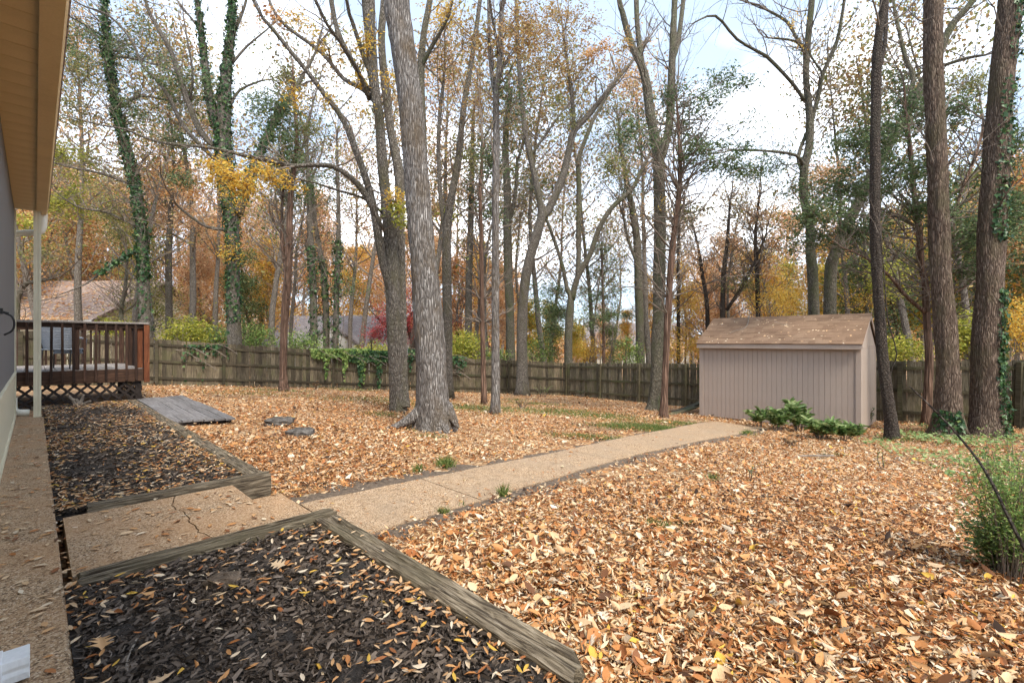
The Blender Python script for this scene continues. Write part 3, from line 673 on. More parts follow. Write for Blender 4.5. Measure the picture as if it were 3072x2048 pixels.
# ------------------------------------------------------------------ fences
def picket_mesh(w, h):
    c = .022
    return MB().prism([(-w/2,0),(w/2,0),(w/2,h-c),(w/2-c,h),(-w/2+c,h),(-w/2,h-c)], lambda a,b: (a,.009,b), lambda a,b: (a,-.009,b)).mesh('picket')
def fence(name, pts, label, mat, mat_h, group=None, seed=0, far=True):
    """pts: (x, y, top z).  Pickets on the far side, posts and three rails on the yard side (to the left of travel = -normal)"""
    r = random.Random(seed); p0 = pts[0]; root = tag(empty(name, (p0[0],p0[1],g1(p0[0],p0[1]))), label, 'fence'); o = root.location.copy()
    pm = [picket_mesh(w, 1.72) for w in (.132,.138,.144)]; post = box_mesh('post', .1, .1, 1.62, .004)
    for (x0,y0,t0),(x1,y1,t1) in zip(pts[:-1], pts[1:]):
        L = math.hypot(x1-x0,y1-y0); dx, dy = (x1-x0)/L, (y1-y0)/L; rz = math.atan2(dy,dx); nx, ny = dy, -dx        # n points to the yard
        s = .07
        while s < L-.03:
            x, y = x0+dx*s, y0+dy*s; top = t0+(t1-t0)*s/L+r.uniform(-.018,.012); k = r.randrange(3)
            add('picket', pm[k], MATS[mat], root, (x-o.x,y-o.y,top-1.72-o.z), (r.uniform(-.01,.01),r.uniform(-.012,.012),rz))
            s += (.132,.138,.144)[k]+r.choice((.004,.006,.012))
        nsec = max(1, round(L/2.35))
        for j in range(nsec+1):
            s = L*j/nsec; x, y = x0+dx*s+nx*.095, y0+dy*s+ny*.095; top = t0+(t1-t0)*s/L
            if j < nsec or (x1,y1,t1) == pts[-1]: add('post', post, MATS[mat_h], root, (x-o.x,y-o.y,top-1.66-o.z), (r.uniform(-.015,.015),r.uniform(-.015,.015),rz))
            if j < nsec:
                sl_ = L/nsec
                for q in (.14,.72,1.30):
                    za, zb = top-q-.09, t0+(t1-t0)*(s+sl_)/L-q-.09; m = MB(); xa, ya = x0+dx*s+nx*.012, y0+dy*s+ny*.012; sag = r.uniform(.0,.02)
                    for k in range(4):
                        t_ = k/3; xx, yy, zz = xa+dx*sl_*t_, ya+dy*sl_*t_, za+(zb-za)*t_-sag*math.sin(t_*3.14)
                        m.v += [(xx,yy,zz),(xx+nx*.036,yy+ny*.036,zz),(xx+nx*.036,yy+ny*.036,zz+.085),(xx,yy,zz+.085)]
                        if k:
                            b = (k-1)*4
                            for i in range(4): m.f.append((b+i,b+(i+1)%4,b+4+(i+1)%4,b+4+i))
                    m.f += [(3,2,1,0),(12,13,14,15)]; m.build('rail', MATS[mat_h], root, o)
    return root
def fpt(px, top, H): 
    """fence point from the pixel height of its top and bottom"""
    return None
def FP(px, ytop, Y): p = pix(px, ytop, Y); return (p.x, p.y, p.z)
FL = [FP(60,990,13.9), FP(470,1017,16.4), FP(1000,1052,19.9), FP(1340,1072,21.4), FP(1703,1088,22.6)]
FR = [FP(1703,1088,22.6), FP(2060,1090,17.6), FP(2700,1083,12.45), FP(3060,1080,11.0), FP(3420,1078,9.4)]
fence('fence', FL, 'dark weathered picket fence along the left and back of the yard', 'fence_left', 'fence_left_h', seed=3)
fence('fence', [FR[0]]+FR[1:], 'greenish weathered picket fence running behind the shed', 'fence_right', 'fence_right_h', seed=5)

# ------------------------------------------------------------------ neighbours beyond the fence
def neighbour(name, x0, x1, ye, yr, ze, zr, label, roof, wall, zb=-1.6, depth=9):
    r = tag(empty(name, ((x0+x1)/2, ye, zb)), label, 'house'); o = r.location
    MB().box(x0+.4,x1-.4,ye+.5,2*yr-ye-.5,zb,ze-.05).build('wall', MATS[wall], r, o)
    for xx in (x0+.4,x1-.5): MB().prism([(ye+.5,ze-.04),(2*yr-ye-.5,ze-.04),(yr,zr-.12)], lambda a,b: (xx+.1,a,b), lambda a,b: (xx,a,b)).build('gable_wall', MATS[wall], r, o)
    m = MB(); m.prism([(ye,ze),(yr,zr),(2*yr-ye,ze),(2*yr-ye,ze+.18),(yr,zr+.18),(ye,ze+.18)], lambda a,b: (x1,a,b), lambda a,b: (x0,a,b)); rf = m.build('roof', MATS[roof], r, o)
    MB().box(x0,x1,ye-.06,ye-.01,ze-.12,ze+.16).build('gutter', MATS['siding_white'], rf, o)
    for k in range(4):
        x = x0+(x1-x0)*(k+.5)/4; w = MB().box(x-.55,x+.55,ye+.44,ye+.49,ze-1.7,ze-.5).build('window', MATS['siding_white'], r, o)
        MB().box(x-.47,x+.47,ye+.40,ye+.43,ze-1.62,ze-.58).build('pane', MATS['grey_paint'], w, o)
    return r, rf, o
nh1, rf1, o1 = neighbour('neighbour_house', -46, -24.6, 27.5, 33.5, 2.30, 5.35, 'neighbour house with long brown shingle roof behind the deck', 'roof_brown', 'cream', -1.0, 12)
nh2, rf2, o2 = neighbour('neighbour_house', -20.6, -9.5, 38, 42.6, .55, 3.35, 'grey roofed neighbour house with white gable beyond the back fence', 'roof_grey', 'siding_white', -1.7, 9)
gx = -14.3; m = MB(); m.prism([(gx-2.6,.5),(gx+2.6,.5),(gx,2.35)], lambda a,b: (a,37.4,b), lambda a,b: (a,37.3,b)); m.build('gable', MATS['siding_white'], nh2, o2)
m = MB(); m.prism([(gx-2.9,.35),(gx,2.45),(gx+2.9,.35),(gx+2.9,.55),(gx,2.65),(gx-2.9,.55)], lambda a,b: (a,41,b), lambda a,b: (a,37.1,b)); m.build('gable_roof', MATS['roof_grey'], nh2, o2)
for k in range(9): MB().box(gx-2.3+k*.24,gx+2.3-k*.24,37.26,37.29,.55+k*.19,.72+k*.19).build('lap_board', MATS['siding_white'], nh2, o2)
MB().box(gx-.35,gx+.35,37.18,37.25,.9,1.5).build('vent', MATS['grey_paint'], nh2, o2)
nh3, rf3, o3 = neighbour('neighbour_house', 10.0, 24, 62, 66, .6, 3.6, 'far pale grey roofed house glimpsed between trunks beyond the corner', 'roof_grey', 'siding_white', -2.2, 8)
# bird feeder on a pole beyond the fence
bp = pix(1114, 1020, 21.6); gz = g1(bp.x, bp.y); bf = tag(empty('bird_feeder', (bp.x,bp.y,gz)), 'small roofed bird feeder on a pole just beyond the back fence', 'bird feeder')
MB().tube([(bp.x,bp.y,gz-.1),(bp.x,bp.y,bp.z-.14)], [.022,.022], 6).build('pole', MATS['black_iron'], bf)
m = MB(); z = bp.z
m.tube([(bp.x,bp.y,z+.12),(bp.x,bp.y,z)], [.01,.17], 8); m.build('roof', MATS['deck_stain'], bf)
m = MB(); m.tube([(bp.x,bp.y,z-.005),(bp.x,bp.y,z-.11)], [.07,.07], 8); m.build('hopper', MATS['fence_right'], bf)
m = MB(); m.tube([(bp.x,bp.y,z-.115),(bp.x,bp.y,z-.14)], [.14,.14], 8); m.build('tray', MATS['deck_stain'], bf)

# ------------------------------------------------------------------ stones and stumps in the yard
def rock(name, px, py, sx, sy, sz, label, seed, cat='stone', rz=0, on=None, mat='stone', boxy=3.0):
    p = on if on is not None else on_ground(px, py); r = np.random.RandomState(seed); m = MB(); nu, nv = 18, 9
    for i in range(nv+1):
        th = math.pi*i/nv
        for k in range(nu):
            ph = 2*math.pi*k/nu; d = np.array((math.sin(th)*math.cos(ph), math.sin(th)*math.sin(ph), math.cos(th)))
            q = (abs(d)**boxy).sum()**(-1/boxy); n = 1+.07*math.sin(5*ph+seed)+.05*math.sin(3*th*2+ph*2)+.03*r.randn()
            m.v.append((d[0]*q*sx/2*n, d[1]*q*sy/2*n, d[2]*q*sz/2*n))
    for i in range(nv):
        for k in range(nu): a = i*nu+k; b = i*nu+(k+1)%nu; m.f.append((a,a+nu,b+nu,b))
    o = add(name, m.mesh(name), MATS[mat], None, (p.x,p.y,p.z+sz*.28), (0,0,rz)); return tag(o, label, cat)
rock('stone_slab', 838, 1274, .42, .36, .15, 'dark flat stone slab with pale lichen, the farther of two in the leaves', 4, rz=.2, boxy=6)
rock('stone_slab', 902, 1307, .36, .34, .14, 'dark rounded flat stone, the nearer of two in the leaves', 9, boxy=4)
rock('stone', 0, 0, .16, .10, .07, 'small brown stone on the near mulch bed', 5, on=pix(668,1755,(EYE+.02)*FPX/(1755-1024)), rz=.5, mat='soil')
p = pix(232,1222,(EYE+.05)*FPX/(1222-1024))
st = tag(empty('dead_stump', p), 'small broken stump with dead stems in front of the deck lattice', 'stump')
for k,(dx,dz_,r_) in enumerate(((-.12,.22,.03),(-.02,.16,.035),(.10,.24,.025),(.2,.12,.03))):
    MB().tube([p, p+Vector((dx*.5,.02*k,dz_*.6)), p+Vector((dx,.03*k-.04,dz_))], [r_*1.4,r_,r_*.7], 6).build('stem', MATS['twig_pale'], st)
# sticks on the mulch
def mul(px, py): return pix(px, py, EYE*FPX/(py-1024))
stick('fallen_twig', [mul(410,1915),mul(380,1975),mul(378,2000),mul(384,2015)], .004, .003, 'thin bent grey twig on the near mulch bed', 'twig_pale', 'twig')
stick('fallen_twig', [mul(470,1745),mul(560,1738),mul(640,1742)], .004, .003, 'thin straight twig beside the small stone on mulch', 'twig', 'twig')
stick('fallen_branch', [on_ground(2500,1372)+Vector((0,0,.03)),on_ground(2420,1378)+Vector((0,0,.06)),on_ground(2380,1376)+Vector((0,0,.03))], .02, .01, 'pale rotten branch on the leaves before the shed shrubs', 'twig_pale')
stick('fallen_branch', [on_ground(2838,1298)+Vector((0,-.2,.03)),on_ground(2850,1322)+Vector((0,-.05,.04)),on_ground(2860,1335)+Vector((0,0,.03))], .015, .008, 'short pale stick at the foot of the wide trunk right of the shed', 'twig_pale')
# ------------------------------------------------------------------ litter, chips, grass
def in_frustum(rng, n, y0, y1, p, wide=1.25):
    """points spread over the yard in front of the lens, density falling as 1/Y^p"""
    a = 2-p; u = rng.rand(n); Y = (y0**a+u*(y1**a-y0**a))**(1/a); X = (rng.rand(n)*2-1)*Y*wide; return X, Y
def soft(x, y, f, s): return .5+.25*(np.sin(x*f+s)+np.sin(y*f*1.3+s*2.1+np.sin(x*f*.6))) 
def scatter_litter():
    r = np.random.RandomState(11); chunks = []
    for (n, y0, y1, kind) in ((80000,1.45,3.4,'lance'),(225000,3.4,8,'rhomb'),(140000,8,14,'rhomb'),(90000,14,27,'rhomb')):
        X, Y = in_frustum(r, n, y0, y1, 1.2 if kind == 'lance' else .9)
        u = UX*X+UY*Y; v = VX*X+VY*Y
        keep = ~((v < 1.47) & (u > 1.0)) & ~((v < 1.36) & (u <= 1.0)) & ~((v < 1.62) & (u > 12.3))
        lo = np.interp(v, LO[:,0], LO[:,1]); up = np.interp(v, UP[:,0], UP[:,1])
        d = np.where((v > 1.1) & (v < 11.8), np.minimum(u-(lo), (up)-u), -9)          # >0 on the path
        q = r.rand(n)
        edge = .26+.30*soft(X,Y,1.7,1.0)
        dens = np.where(d > 0, .012, np.clip(((-d)/edge)**1.5, .05, 1))
        dens = np.where((d < 0) & (v < 3.2) & (u > 4) & (d > -.55), dens*np.clip((-d-.1)/.5,.05,1), dens)
        keep &= q < dens
        keep &= ~((v > 12.85) & (v < 15.1) & (u > 1.75) & (u < 5.4))
        keep &= ~((v > 1.48) & (v < 2.36) & (u > 8.7) & (u < 12.7) & (q > .03))
        bare = soft(X,Y,.9,4.2)*soft(X,Y,2.3,.7); keep &= ~((bare < .13) & (Y > 5) & (r.rand(n) < .7))
        X, Y = X[keep], Y[keep]; n = len(X); Z = G(X,Y)+.004+.042*r.rand(n)**1.4
        on_path = d[keep] > 0; Z = np.where(on_path, G(X,Y)+.026, Z)
        tilt = np.where(on_path, .1, .60 if kind == 'lance' else .42)
        N = np.stack([r.randn(n)*tilt, r.randn(n)*tilt, np.ones(n)],1); an = r.rand(n)*6.283
        D = np.stack([np.cos(an),np.sin(an),r.randn(n)*tilt*.4],1); D -= N*((D*N).sum(1)/(N*N).sum(1))[:,None]
        big = r.rand(n) < .04; gr = (1+np.clip(Y-5,0,30)*.036)
        L = np.where(big, .055+.04*r.rand(n), .024+.032*r.rand(n)**1.3)*gr; Wd = L*np.where(big, .40+.25*r.rand(n), .20+.15*r.rand(n))
        rn = np.clip(r.beta(1.15,1.05,n)+.16*(soft(X,Y,1.1,2.0)-.5),0,.97); rn[r.rand(n) < .012] = 1.0
        V_, F_ = leaf_arrays(np.stack([X,Y,Z],1), D, unit(N), L, Wd, kind, r.randn(n)*.16); chunks.append((V_,F_,rn))
    # big lobed oak leaves on top
    X, Y = in_frustum(r, 1500, 1.5, 9, 1.5); u = UX*X+UY*Y; v = VX*X+VY*Y; lo = np.interp(v, LO[:,0], LO[:,1]); up = np.interp(v, UP[:,0], UP[:,1])
    k = (v > 1.5) & ~((u > lo-.1) & (u < up+.1) & (v < 12)) & (v < 12.6); X, Y = X[k], Y[k]; n = len(X); an = r.rand(n)*6.283
    N = np.stack([r.randn(n)*.55, r.randn(n)*.55, np.ones(n)],1); D = np.stack([np.cos(an),np.sin(an),np.zeros(n)],1); L = .055+.055*r.rand(n)
    V_, F_ = leaf_arrays(np.stack([X,Y,G(X,Y)+.035+.01*r.rand(n)],1), D, unit(N), L, L*(.45+.35*r.rand(n)), 'oak', r.randn(n)*.17); chunks.append((V_,F_,np.clip(.45+.5*r.rand(n),0,.97)))
    o = add('leaf_litter', leaf_mesh('leaf_litter', chunks), MATS['litter']); tag(o, 'fallen tan and orange leaves covering the yard', 'leaves', kind='stuff')
scatter_litter()
def scatter_bed(name, v0, v1, u0, u1, nchip, nleaf, label1, label2, seed, edge=.25):
    r = np.random.RandomState(seed)
    def pts(n, near=1.0):
        u = u0+(u1-u0)*r.rand(n)**near; v = v0+(v1-v0)*r.rand(n); return UX*u+VX*v, UY*u+VY*v, u, v
    X, Y, u, v = pts(nchip, 1.35); n = len(X); Z = -.02+.02*r.rand(n)
    N = np.stack([r.randn(n)*.35, r.randn(n)*.35, np.ones(n)],1); an = r.rand(n)*6.283; D = np.stack([np.cos(an),np.sin(an),r.randn(n)*.25],1)
    L = (.012+.036*r.rand(n)**2)*(1+.05*np.clip(Y-2,0,9)); V_, F_ = leaf_arrays(np.stack([X,Y,Z],1), D, unit(N), L, L*(.15+.25*r.rand(n)), 'chip')
    o = add('mulch_chips', leaf_mesh('mulch_chips', [(V_,F_,r.beta(1.5,2.0,n))]), MATS['mulch_chip']); tag(o, label1, 'mulch', kind='stuff')
    X, Y, u, v = pts(nleaf, 1.2); clump_ = soft(X,Y,2.6,seed)*.7+.3*soft(X,Y,6,seed+1); e = np.minimum(v-v0, v1-v); pr = np.clip(.22+1.1*(clump_-.42)+.55*np.exp(-e/.08),.05,1)
    k = r.rand(len(X)) < pr; X, Y = X[k], Y[k]; n = len(X); an = r.rand(n)*6.283
    N = np.stack([r.randn(n)*.3, r.randn(n)*.3, np.ones(n)],1); D = np.stack([np.cos(an),np.sin(an),r.randn(n)*.15],1); L = .028+.030*r.rand(n)
    V_, F_ = leaf_arrays(np.stack([X,Y,.004+.018*r.rand(n)],1), D, unit(N), L, L*(.22+.14*r.rand(n)), 'lance', r.randn(n)*.10); rn = np.clip(r.beta(2.6,1.6,n),0,.96); rn[r.rand(n) < .06] = 1
    ch = [(V_,F_,rn)]; m_ = 7; X, Y, u, v = pts(m_); an = r.rand(m_)*6.283; D = np.stack([np.cos(an),np.sin(an),np.zeros(m_)],1); N = np.stack([r.randn(m_)*.3,r.randn(m_)*.3,np.ones(m_)],1); L = .08+.04*r.rand(m_)
    V_, F_ = leaf_arrays(np.stack([X,Y,np.full(m_,.026)],1), D, unit(N), L, L*.75, 'oak', r.randn(m_)*.07); ch.append((V_,F_,.55+.4*r.rand(m_)))
    o = add('fallen_leaves', leaf_mesh('fallen_leaves', ch), MATS['litter']); tag(o, label2, 'leaves', kind='stuff')
scatter_bed('a', .12, 1.31, .0, 3.11, 60000, 4200, 'shredded dark mulch of the near bed', 'loose leaves lying on the near mulch bed', 21)
scatter_bed('b', .12, 1.31, 4.58, 12.3, 36000, 10500, 'shredded dark mulch of the far bed', 'loose leaves lying on the far mulch bed', 22)
def scatter_walk():
    r = np.random.RandomState(5); n = 420; u = 1.2+9.4*r.rand(n)**1.1; v = -.20+.28*r.rand(n); v[:160] = .095+.04*r.rand(160); 
    z = np.where(v > .1, -.015, .006)
    m = 90; u = np.concatenate([u, 3.3+1.1*r.rand(m)]); v = np.concatenate([v, .15+1.0*r.rand(m)]); z = np.concatenate([z, np.full(m,.006)]); n += m
    k = 60; u = np.concatenate([u, 1.1+11*r.rand(k)]); v = np.concatenate([v, 1.33+.10*r.rand(k)]); z = np.concatenate([z, np.full(k,.035)]); n += k
    ok = ~((u > 3.1) & (u < 4.6) & (v > 1.3)); u, v, z = u[ok], v[ok], z[ok]; n = len(u)
    an = r.rand(n)*6.283; N = np.stack([r.randn(n)*.12,r.randn(n)*.12,np.ones(n)],1); D = np.stack([np.cos(an),np.sin(an),np.zeros(n)],1); L = .035+.04*r.rand(n)
    V_, F_ = leaf_arrays(np.stack([UX*u+VX*v,UY*u+VY*v,z],1), D, unit(N), L, L*(.25+.2*r.rand(n)), 'lance', .06*r.rand(n)); rn = np.clip(r.beta(2.5,1.6,n),0,.96)
    tag(add('fallen_leaves', leaf_mesh('fallen_leaves', [(V_,F_,rn)]), MATS['litter']), 'loose leaves lying on the walk and timbers', 'leaves', kind='stuff')
    # pale leaf bits on the shed roof and leaves on the neighbour's roof
    n = 150; u = SU0+(SU1-SU0)*r.rand(n); v = E0+.02+(RV-E0-.05)*r.rand(n); z = ez+(v-E0)*sl+.034; an = r.rand(n)*6.283
    D = np.stack([np.cos(an),np.sin(an),np.zeros(n)],1); N = np.tile(np.array([[VX*-.5,VY*-.5,.87]]),(n,1)); D -= N*((D*N).sum(1))[:,None]; L = .035+.045*r.rand(n)
    V_, F_ = leaf_arrays(np.stack([UX*u+VX*v,UY*u+VY*v,z],1), D, N, L, L*.5, 'lance'); tag(add('fallen_leaves', leaf_mesh('fallen_leaves', [(V_,F_,.7+.25*r.rand(n))]), MATS['litter']), 'pale leaves dotted over the shed roof', 'leaves', kind='stuff')
    n = 3600; x = -46+21*r.rand(n); q = r.rand(n)**4; y = 27.5+6*q; z = 2.52+3.05*q; an = r.rand(n)*6.283; N = np.tile(np.array([[0,-.45,.89]]),(n,1)); D = np.stack([np.cos(an),np.sin(an),np.zeros(n)],1); D -= N*((D*N).sum(1))[:,None]
    V_, F_ = leaf_arrays(np.stack([x,y,z],1), D, N, .14+.12*r.rand(n), .08+.05*r.rand(n), 'rhomb'); tag(add('fallen_leaves', leaf_mesh('fallen_leaves', [(V_,F_,.3+.65*r.rand(n))]), MATS['litter']), 'leaves drifted over the brown neighbour roof', 'leaves', kind='stuff')
scatter_walk()
def grass():
    r = np.random.RandomState(8); P = []; Hh = []
    def patch(px, py, rx, ry, n, h):
        X = px+rx*r.randn(n)*.5; Y_ = py+ry*r.randn(n)*.5
        c = on_ground(px, py); sx = rx/FPX*c.y; sy = ry/FPX*c.y*c.y/(EYE-c.z) if c.z < EYE else .3
        a = r.randn(n)*.5*sx; b = r.randn(n)*.5*sy; P.append(np.stack([c.x+a, c.y+b],1)); Hh.append(np.full(n,h))
    for a in ((1338,1398,24,8,320,.07),(1255,1412,16,6,120,.05),(1510,1487,14,6,140,.07),(1372,1517,20,6,90,.04),(1330,1540,25,5,70,.04),(1930,1284,130,12,4200,.06),(1760,1312,120,8,1100,.045),(2020,1270,70,8,800,.05),(1410,1225,190,22,2600,.05),(1700,1238,180,18,2600,.05),(1600,1212,110,10,900,.05),(1850,1255,100,16,1300,.05),(1120,1200,200,14,1200,.05),(700,1180,200,10,800,.05),(1250,1215,120,14,900,.05),(2140,1278,60,10,700,.06),(2235,1300,30,6,300,.06),
              (1150,1245,60,8,300,.05),(560,1150,120,6,700,.06),(820,1172,120,6,600,.06),(1050,1170,90,6,500,.06),(1010,1200,60,8,200,.04),(2140,1440,14,5,60,.06),(2060,1575,12,5,50,.05),(2010,1590,25,6,70,.05),(1240,1285,60,8,160,.04),(2690,1320,60,10,300,.06),(1960,1580,30,8,60,.05),(2500,1365,60,6,120,.04),(1545,1200,40,6,260,.05),(1300,1310,50,6,120,.04)): patch(*a)
    P = np.concatenate(P); Hh = np.concatenate(Hh); n = len(P); u = UX*P[:,0]+UY*P[:,1]; v = VX*P[:,0]+VY*P[:,1]
    lo = np.interp(v, LO[:,0], LO[:,1]); up = np.interp(v, UP[:,0], UP[:,1]); k = ~((u > lo+.02) & (u < up-.02) & (v > 1) & (v < 11.8)) & (v > 1.5) & ~((v > 12.8) & (u > 1.8) & (u < 5.4)); P, Hh = P[k], Hh[k]; n = len(P)
    D = np.stack([r.randn(n)*.5,r.randn(n)*.5,np.ones(n)],1); N = rdir(n,r); L = Hh*(1.0+1.1*r.rand(n)); z = G(P[:,0],P[:,1])
    V_, F_ = leaf_arrays(np.concatenate([P,z[:,None]],1), D, N, L, .006+.006*r.rand(n), 'needle'); tag(add('grass', leaf_mesh('grass', [(V_,F_,r.rand(n))]), MATS['grass']), 'thin grass growing through the leaves by the path', 'grass', kind='stuff')
    # low ground cover at the foot of the right hand trunks
    pts = []
    for (px,py,rx,ry,n) in ((2740,1312,60,14,170),(2830,1326,110,20,220),(2930,1330,120,22,200),(3030,1318,70,24,220),(2630,1335,50,12,60),(2960,1400,140,50,260),(2750,1365,80,26,90),(3020,1470,70,70,160),(2800,1290,40,10,160)):
        c = on_ground(px,py); sx = rx/FPX*c.y; sy = ry/FPX*c.y*c.y/(EYE-c.z); pts.append(np.stack([c.x+r.randn(n)*.5*sx, c.y+r.randn(n)*.5*sy],1))
    P = np.concatenate(pts); n = len(P); z = G(P[:,0],P[:,1])+.03+.09*r.rand(n); D = np.stack([r.randn(n),r.randn(n),r.randn(n)*.3],1); N = np.stack([r.randn(n)*.4,r.randn(n)*.4-.3,np.ones(n)],1); L = .04+.035*r.rand(n)
    V_, F_ = leaf_arrays(np.concatenate([P,z[:,None]],1), D, unit(N), L, L*.8, 'ivy'); tag(add('ground_cover', leaf_mesh('ground_cover', [(V_,F_,.3+.7*r.rand(n))]), MATS['shrub']), 'low green ivy spreading round the right hand trunks', 'ground cover', kind='stuff')
grass()

# ------------------------------------------------------------------ shrubs and vines
def leafy_plant(px, py, hpx, rpx, nst, label, mat='shrub', leaf=.17, name='leafy_shrub', seed=0, cat='shrub', group=None, per=26, aspect=.32, kind='lance', up=.35, base=None, thick=.008, loose=0.0):
    r = np.random.RandomState(seed+40); c = base or on_ground(px,py); Hh = hpx/FPX*c.y; R_ = rpx/FPX*c.y
    root = tag(empty(name, c), label, cat, group); ch = []
    for s in range(nst):
        a = r.rand()*6.283; d = R_*(.15+.75*r.rand()); tip = c+Vector((math.cos(a)*d, math.sin(a)*d, Hh*(.55+.45*r.rand()))); mid = c.lerp(tip,.5)+Vector((r.randn()*.03,r.randn()*.03,.04)); st = c+Vector((math.cos(a)*d*.25,math.sin(a)*d*.25,-.01))
        MB().tube(arc_pts([st,mid,tip],2), np.linspace(thick,thick*.4,10), 5).build('stem', MATS['twig'], root)
        t_ = .35+.65*r.rand(per); P = np.array([list(st.lerp(mid,min(1,x*2)) if x < .5 else mid.lerp(tip,(x-.5)*2)) for x in t_]); an = r.rand(per)*6.283; P = P+r.randn(per,3)*loose
        D = np.stack([np.cos(an),np.sin(an),up+.5*r.randn(per)*.5],1); N = np.stack([r.randn(per)*.3-D[:,0]*.3,r.randn(per)*.3-D[:,1]*.3,np.ones(per)],1); L = leaf*(.6+.6*r.rand(per))
        V_, F_ = leaf_arrays(P, D, unit(N), L, L*aspect*(.8+.4*r.rand(per)), kind, -.12+.1*r.randn(per)); ch.append((V_,F_,r.rand(per)))
    o = leaf_mesh('foliage', ch, c); add('foliage', o, MATS[mat], root); return root
leafy_plant(2283,1283,58,38,7,'small leafy shrub at the end of the path before the shed',seed=1)
leafy_plant(2337,1296,72,45,9,'thin upright leafy shrub between the smallest and the tallest at the shed',seed=2)
leafy_plant(2398,1296,92,60,20,'tallest bushy leafy shrub against the shed wall',seed=3,leaf=.18)
leafy_plant(2462,1318,62,58,14,'low spreading leafy shrub in front, just right of the tallest',seed=4)
leafy_plant(2535,1322,56,58,13,'rightmost leafy shrub at the shed front corner',seed=5)
leafy_plant(2606,1282,66,28,8,'wispy grey green plant at the shed end wall','cedar',.07,seed=6,per=16)
leafy_plant(3035,1745,430,185,50,'feathery green shrub at the right edge of the yard','bush',.026,'feathery_shrub',seed=7,per=100,aspect=.4,kind='rhomb',up=.5,thick=.003,loose=.05)
leafy_plant(3005,1720,150,110,26,'low dense part of greenery under the feathery shrub','shrub',.035,'low_shrub',seed=8,per=110,aspect=.45,kind='rhomb',thick=.004,loose=.04)
leafy_plant(2652,1415,62,14,3,'small upright seedling standing in the leaves right of centre','bush',.03,'seedling',seed=9,per=16,kind='rhomb')
leafy_plant(2253,1445,56,12,3,'tiny seedling in the leaves below the path end','bush',.025,'seedling',seed=12,per=12,kind='rhomb')
leafy_plant(1568,1225,28,46,12,'dead reddish brown weed clump near the back fence','dead',.05,'dead_weed',seed=13,per=10,cat='weed')
leafy_plant(2376,1340,24,44,10,'dry brown weed clump in front of the shed shrubs','dead',.05,'dead_weed',seed=14,per=10,cat='weed')
leafy_plant(1630,1190,40,40,10,'low green bush at the foot of the fence by the corner','bush',.06,'low_bush',seed=15,per=12)
leafy_plant(1742,1192,30,36,8,'low ivy bush under the fence corner post','ivy',.06,'low_bush',seed=16,per=12)
leafy_plant(945,1168,26,20,6,'small rusty leafed plant at the fence foot','dead',.06,'small_plant',seed=17,cat='plant')
b_ = on_ground(3330,1960)
stick('arching_cane', [b_, pix(3160,1800,2.35), pix(3040,1585,2.5), pix(2965,1420,2.7), pix(2890,1322,2.9), pix(2800,1225,3.05), pix(2728,1158,3.2)], .011, .004, 'bare dark cane arching in from the right edge', 'bark_dark', 'cane')
b_ = on_ground(3200,1700)
stick('arching_cane', [b_, pix(3060,1500,3.1), pix(3035,1430,3.15), pix(3072,1345,3.2)], .006, .003, 'short thin stem bending up at the right edge', 'twig', 'cane')

def vine_on_fence(px0, px1, ytop, drop, n, label, mat, seed, hang=True, Y=None):
    r = np.random.RandomState(seed); x = px0+(px1-px0)*r.rand(n); q = r.rand(n)**1.8; y = ytop-16+(14+drop*(.12+.88*np.clip(np.sin(x*.11+seed)*.6+np.sin(x*.23+seed*2)*.5,0,1)**1.5))*q; xs = np.array([p[0]/p[1]*FPX+1536 for p in FL]); ys = np.array([p[1] for p in FL])
    Yf = np.interp(x, xs, ys)-.12-.14*r.rand(n); P = np.stack([(x-1536)/FPX*Yf, Yf, EYE+(1024-y)/FPX*Yf],1)
    root = tag(empty('fence_vine', P[0]), label, 'vine'); D = np.stack([r.randn(n)*.6,r.randn(n)*.4-.3,-.9+.4*r.randn(n)],1); N = np.stack([r.randn(n)*.5,-np.ones(n),.5+.3*r.randn(n)],1); L = .08+.06*r.rand(n)
    V_, F_ = leaf_arrays(P, D, unit(N), L, L*.85, 'ivy'); add('foliage', leaf_mesh('foliage', [(V_,F_,r.rand(n))], P[0]), MATS[mat], root)
    for k in range(5):
        i = np.argsort(x)[int(n*(k+.5)/5)]; a = Vector(P[i]); MB().tube(arc_pts([(a.x-.8,a.y-.05,a.z+.1),(a.x,a.y-.08,a.z+.05),(a.x+.5,a.y-.05,a.z-.3)],2), [.012]*10, 5).build('stem', MATS['twig'], root)
vine_on_fence(935,1110,1062,90,900,'light green creeper spilling over the middle of the back fence','bush',1)
vine_on_fence(1050,1205,1068,150,1500,'thick dark ivy hanging over the fence left of the twin trunk','ivy',2)
vine_on_fence(545,690,1050,150,130,'thin sprigs of ivy on the fence beside the second ivy tree','ivy',3)
vine_on_fence(1225,1300,1062,60,260,'short ivy on the fence seen between the two big trunks','ivy',4)
vine_on_fence(1340,1400,1085,110,110,'few ivy sprigs on the fence right of the big trunk','ivy',6)
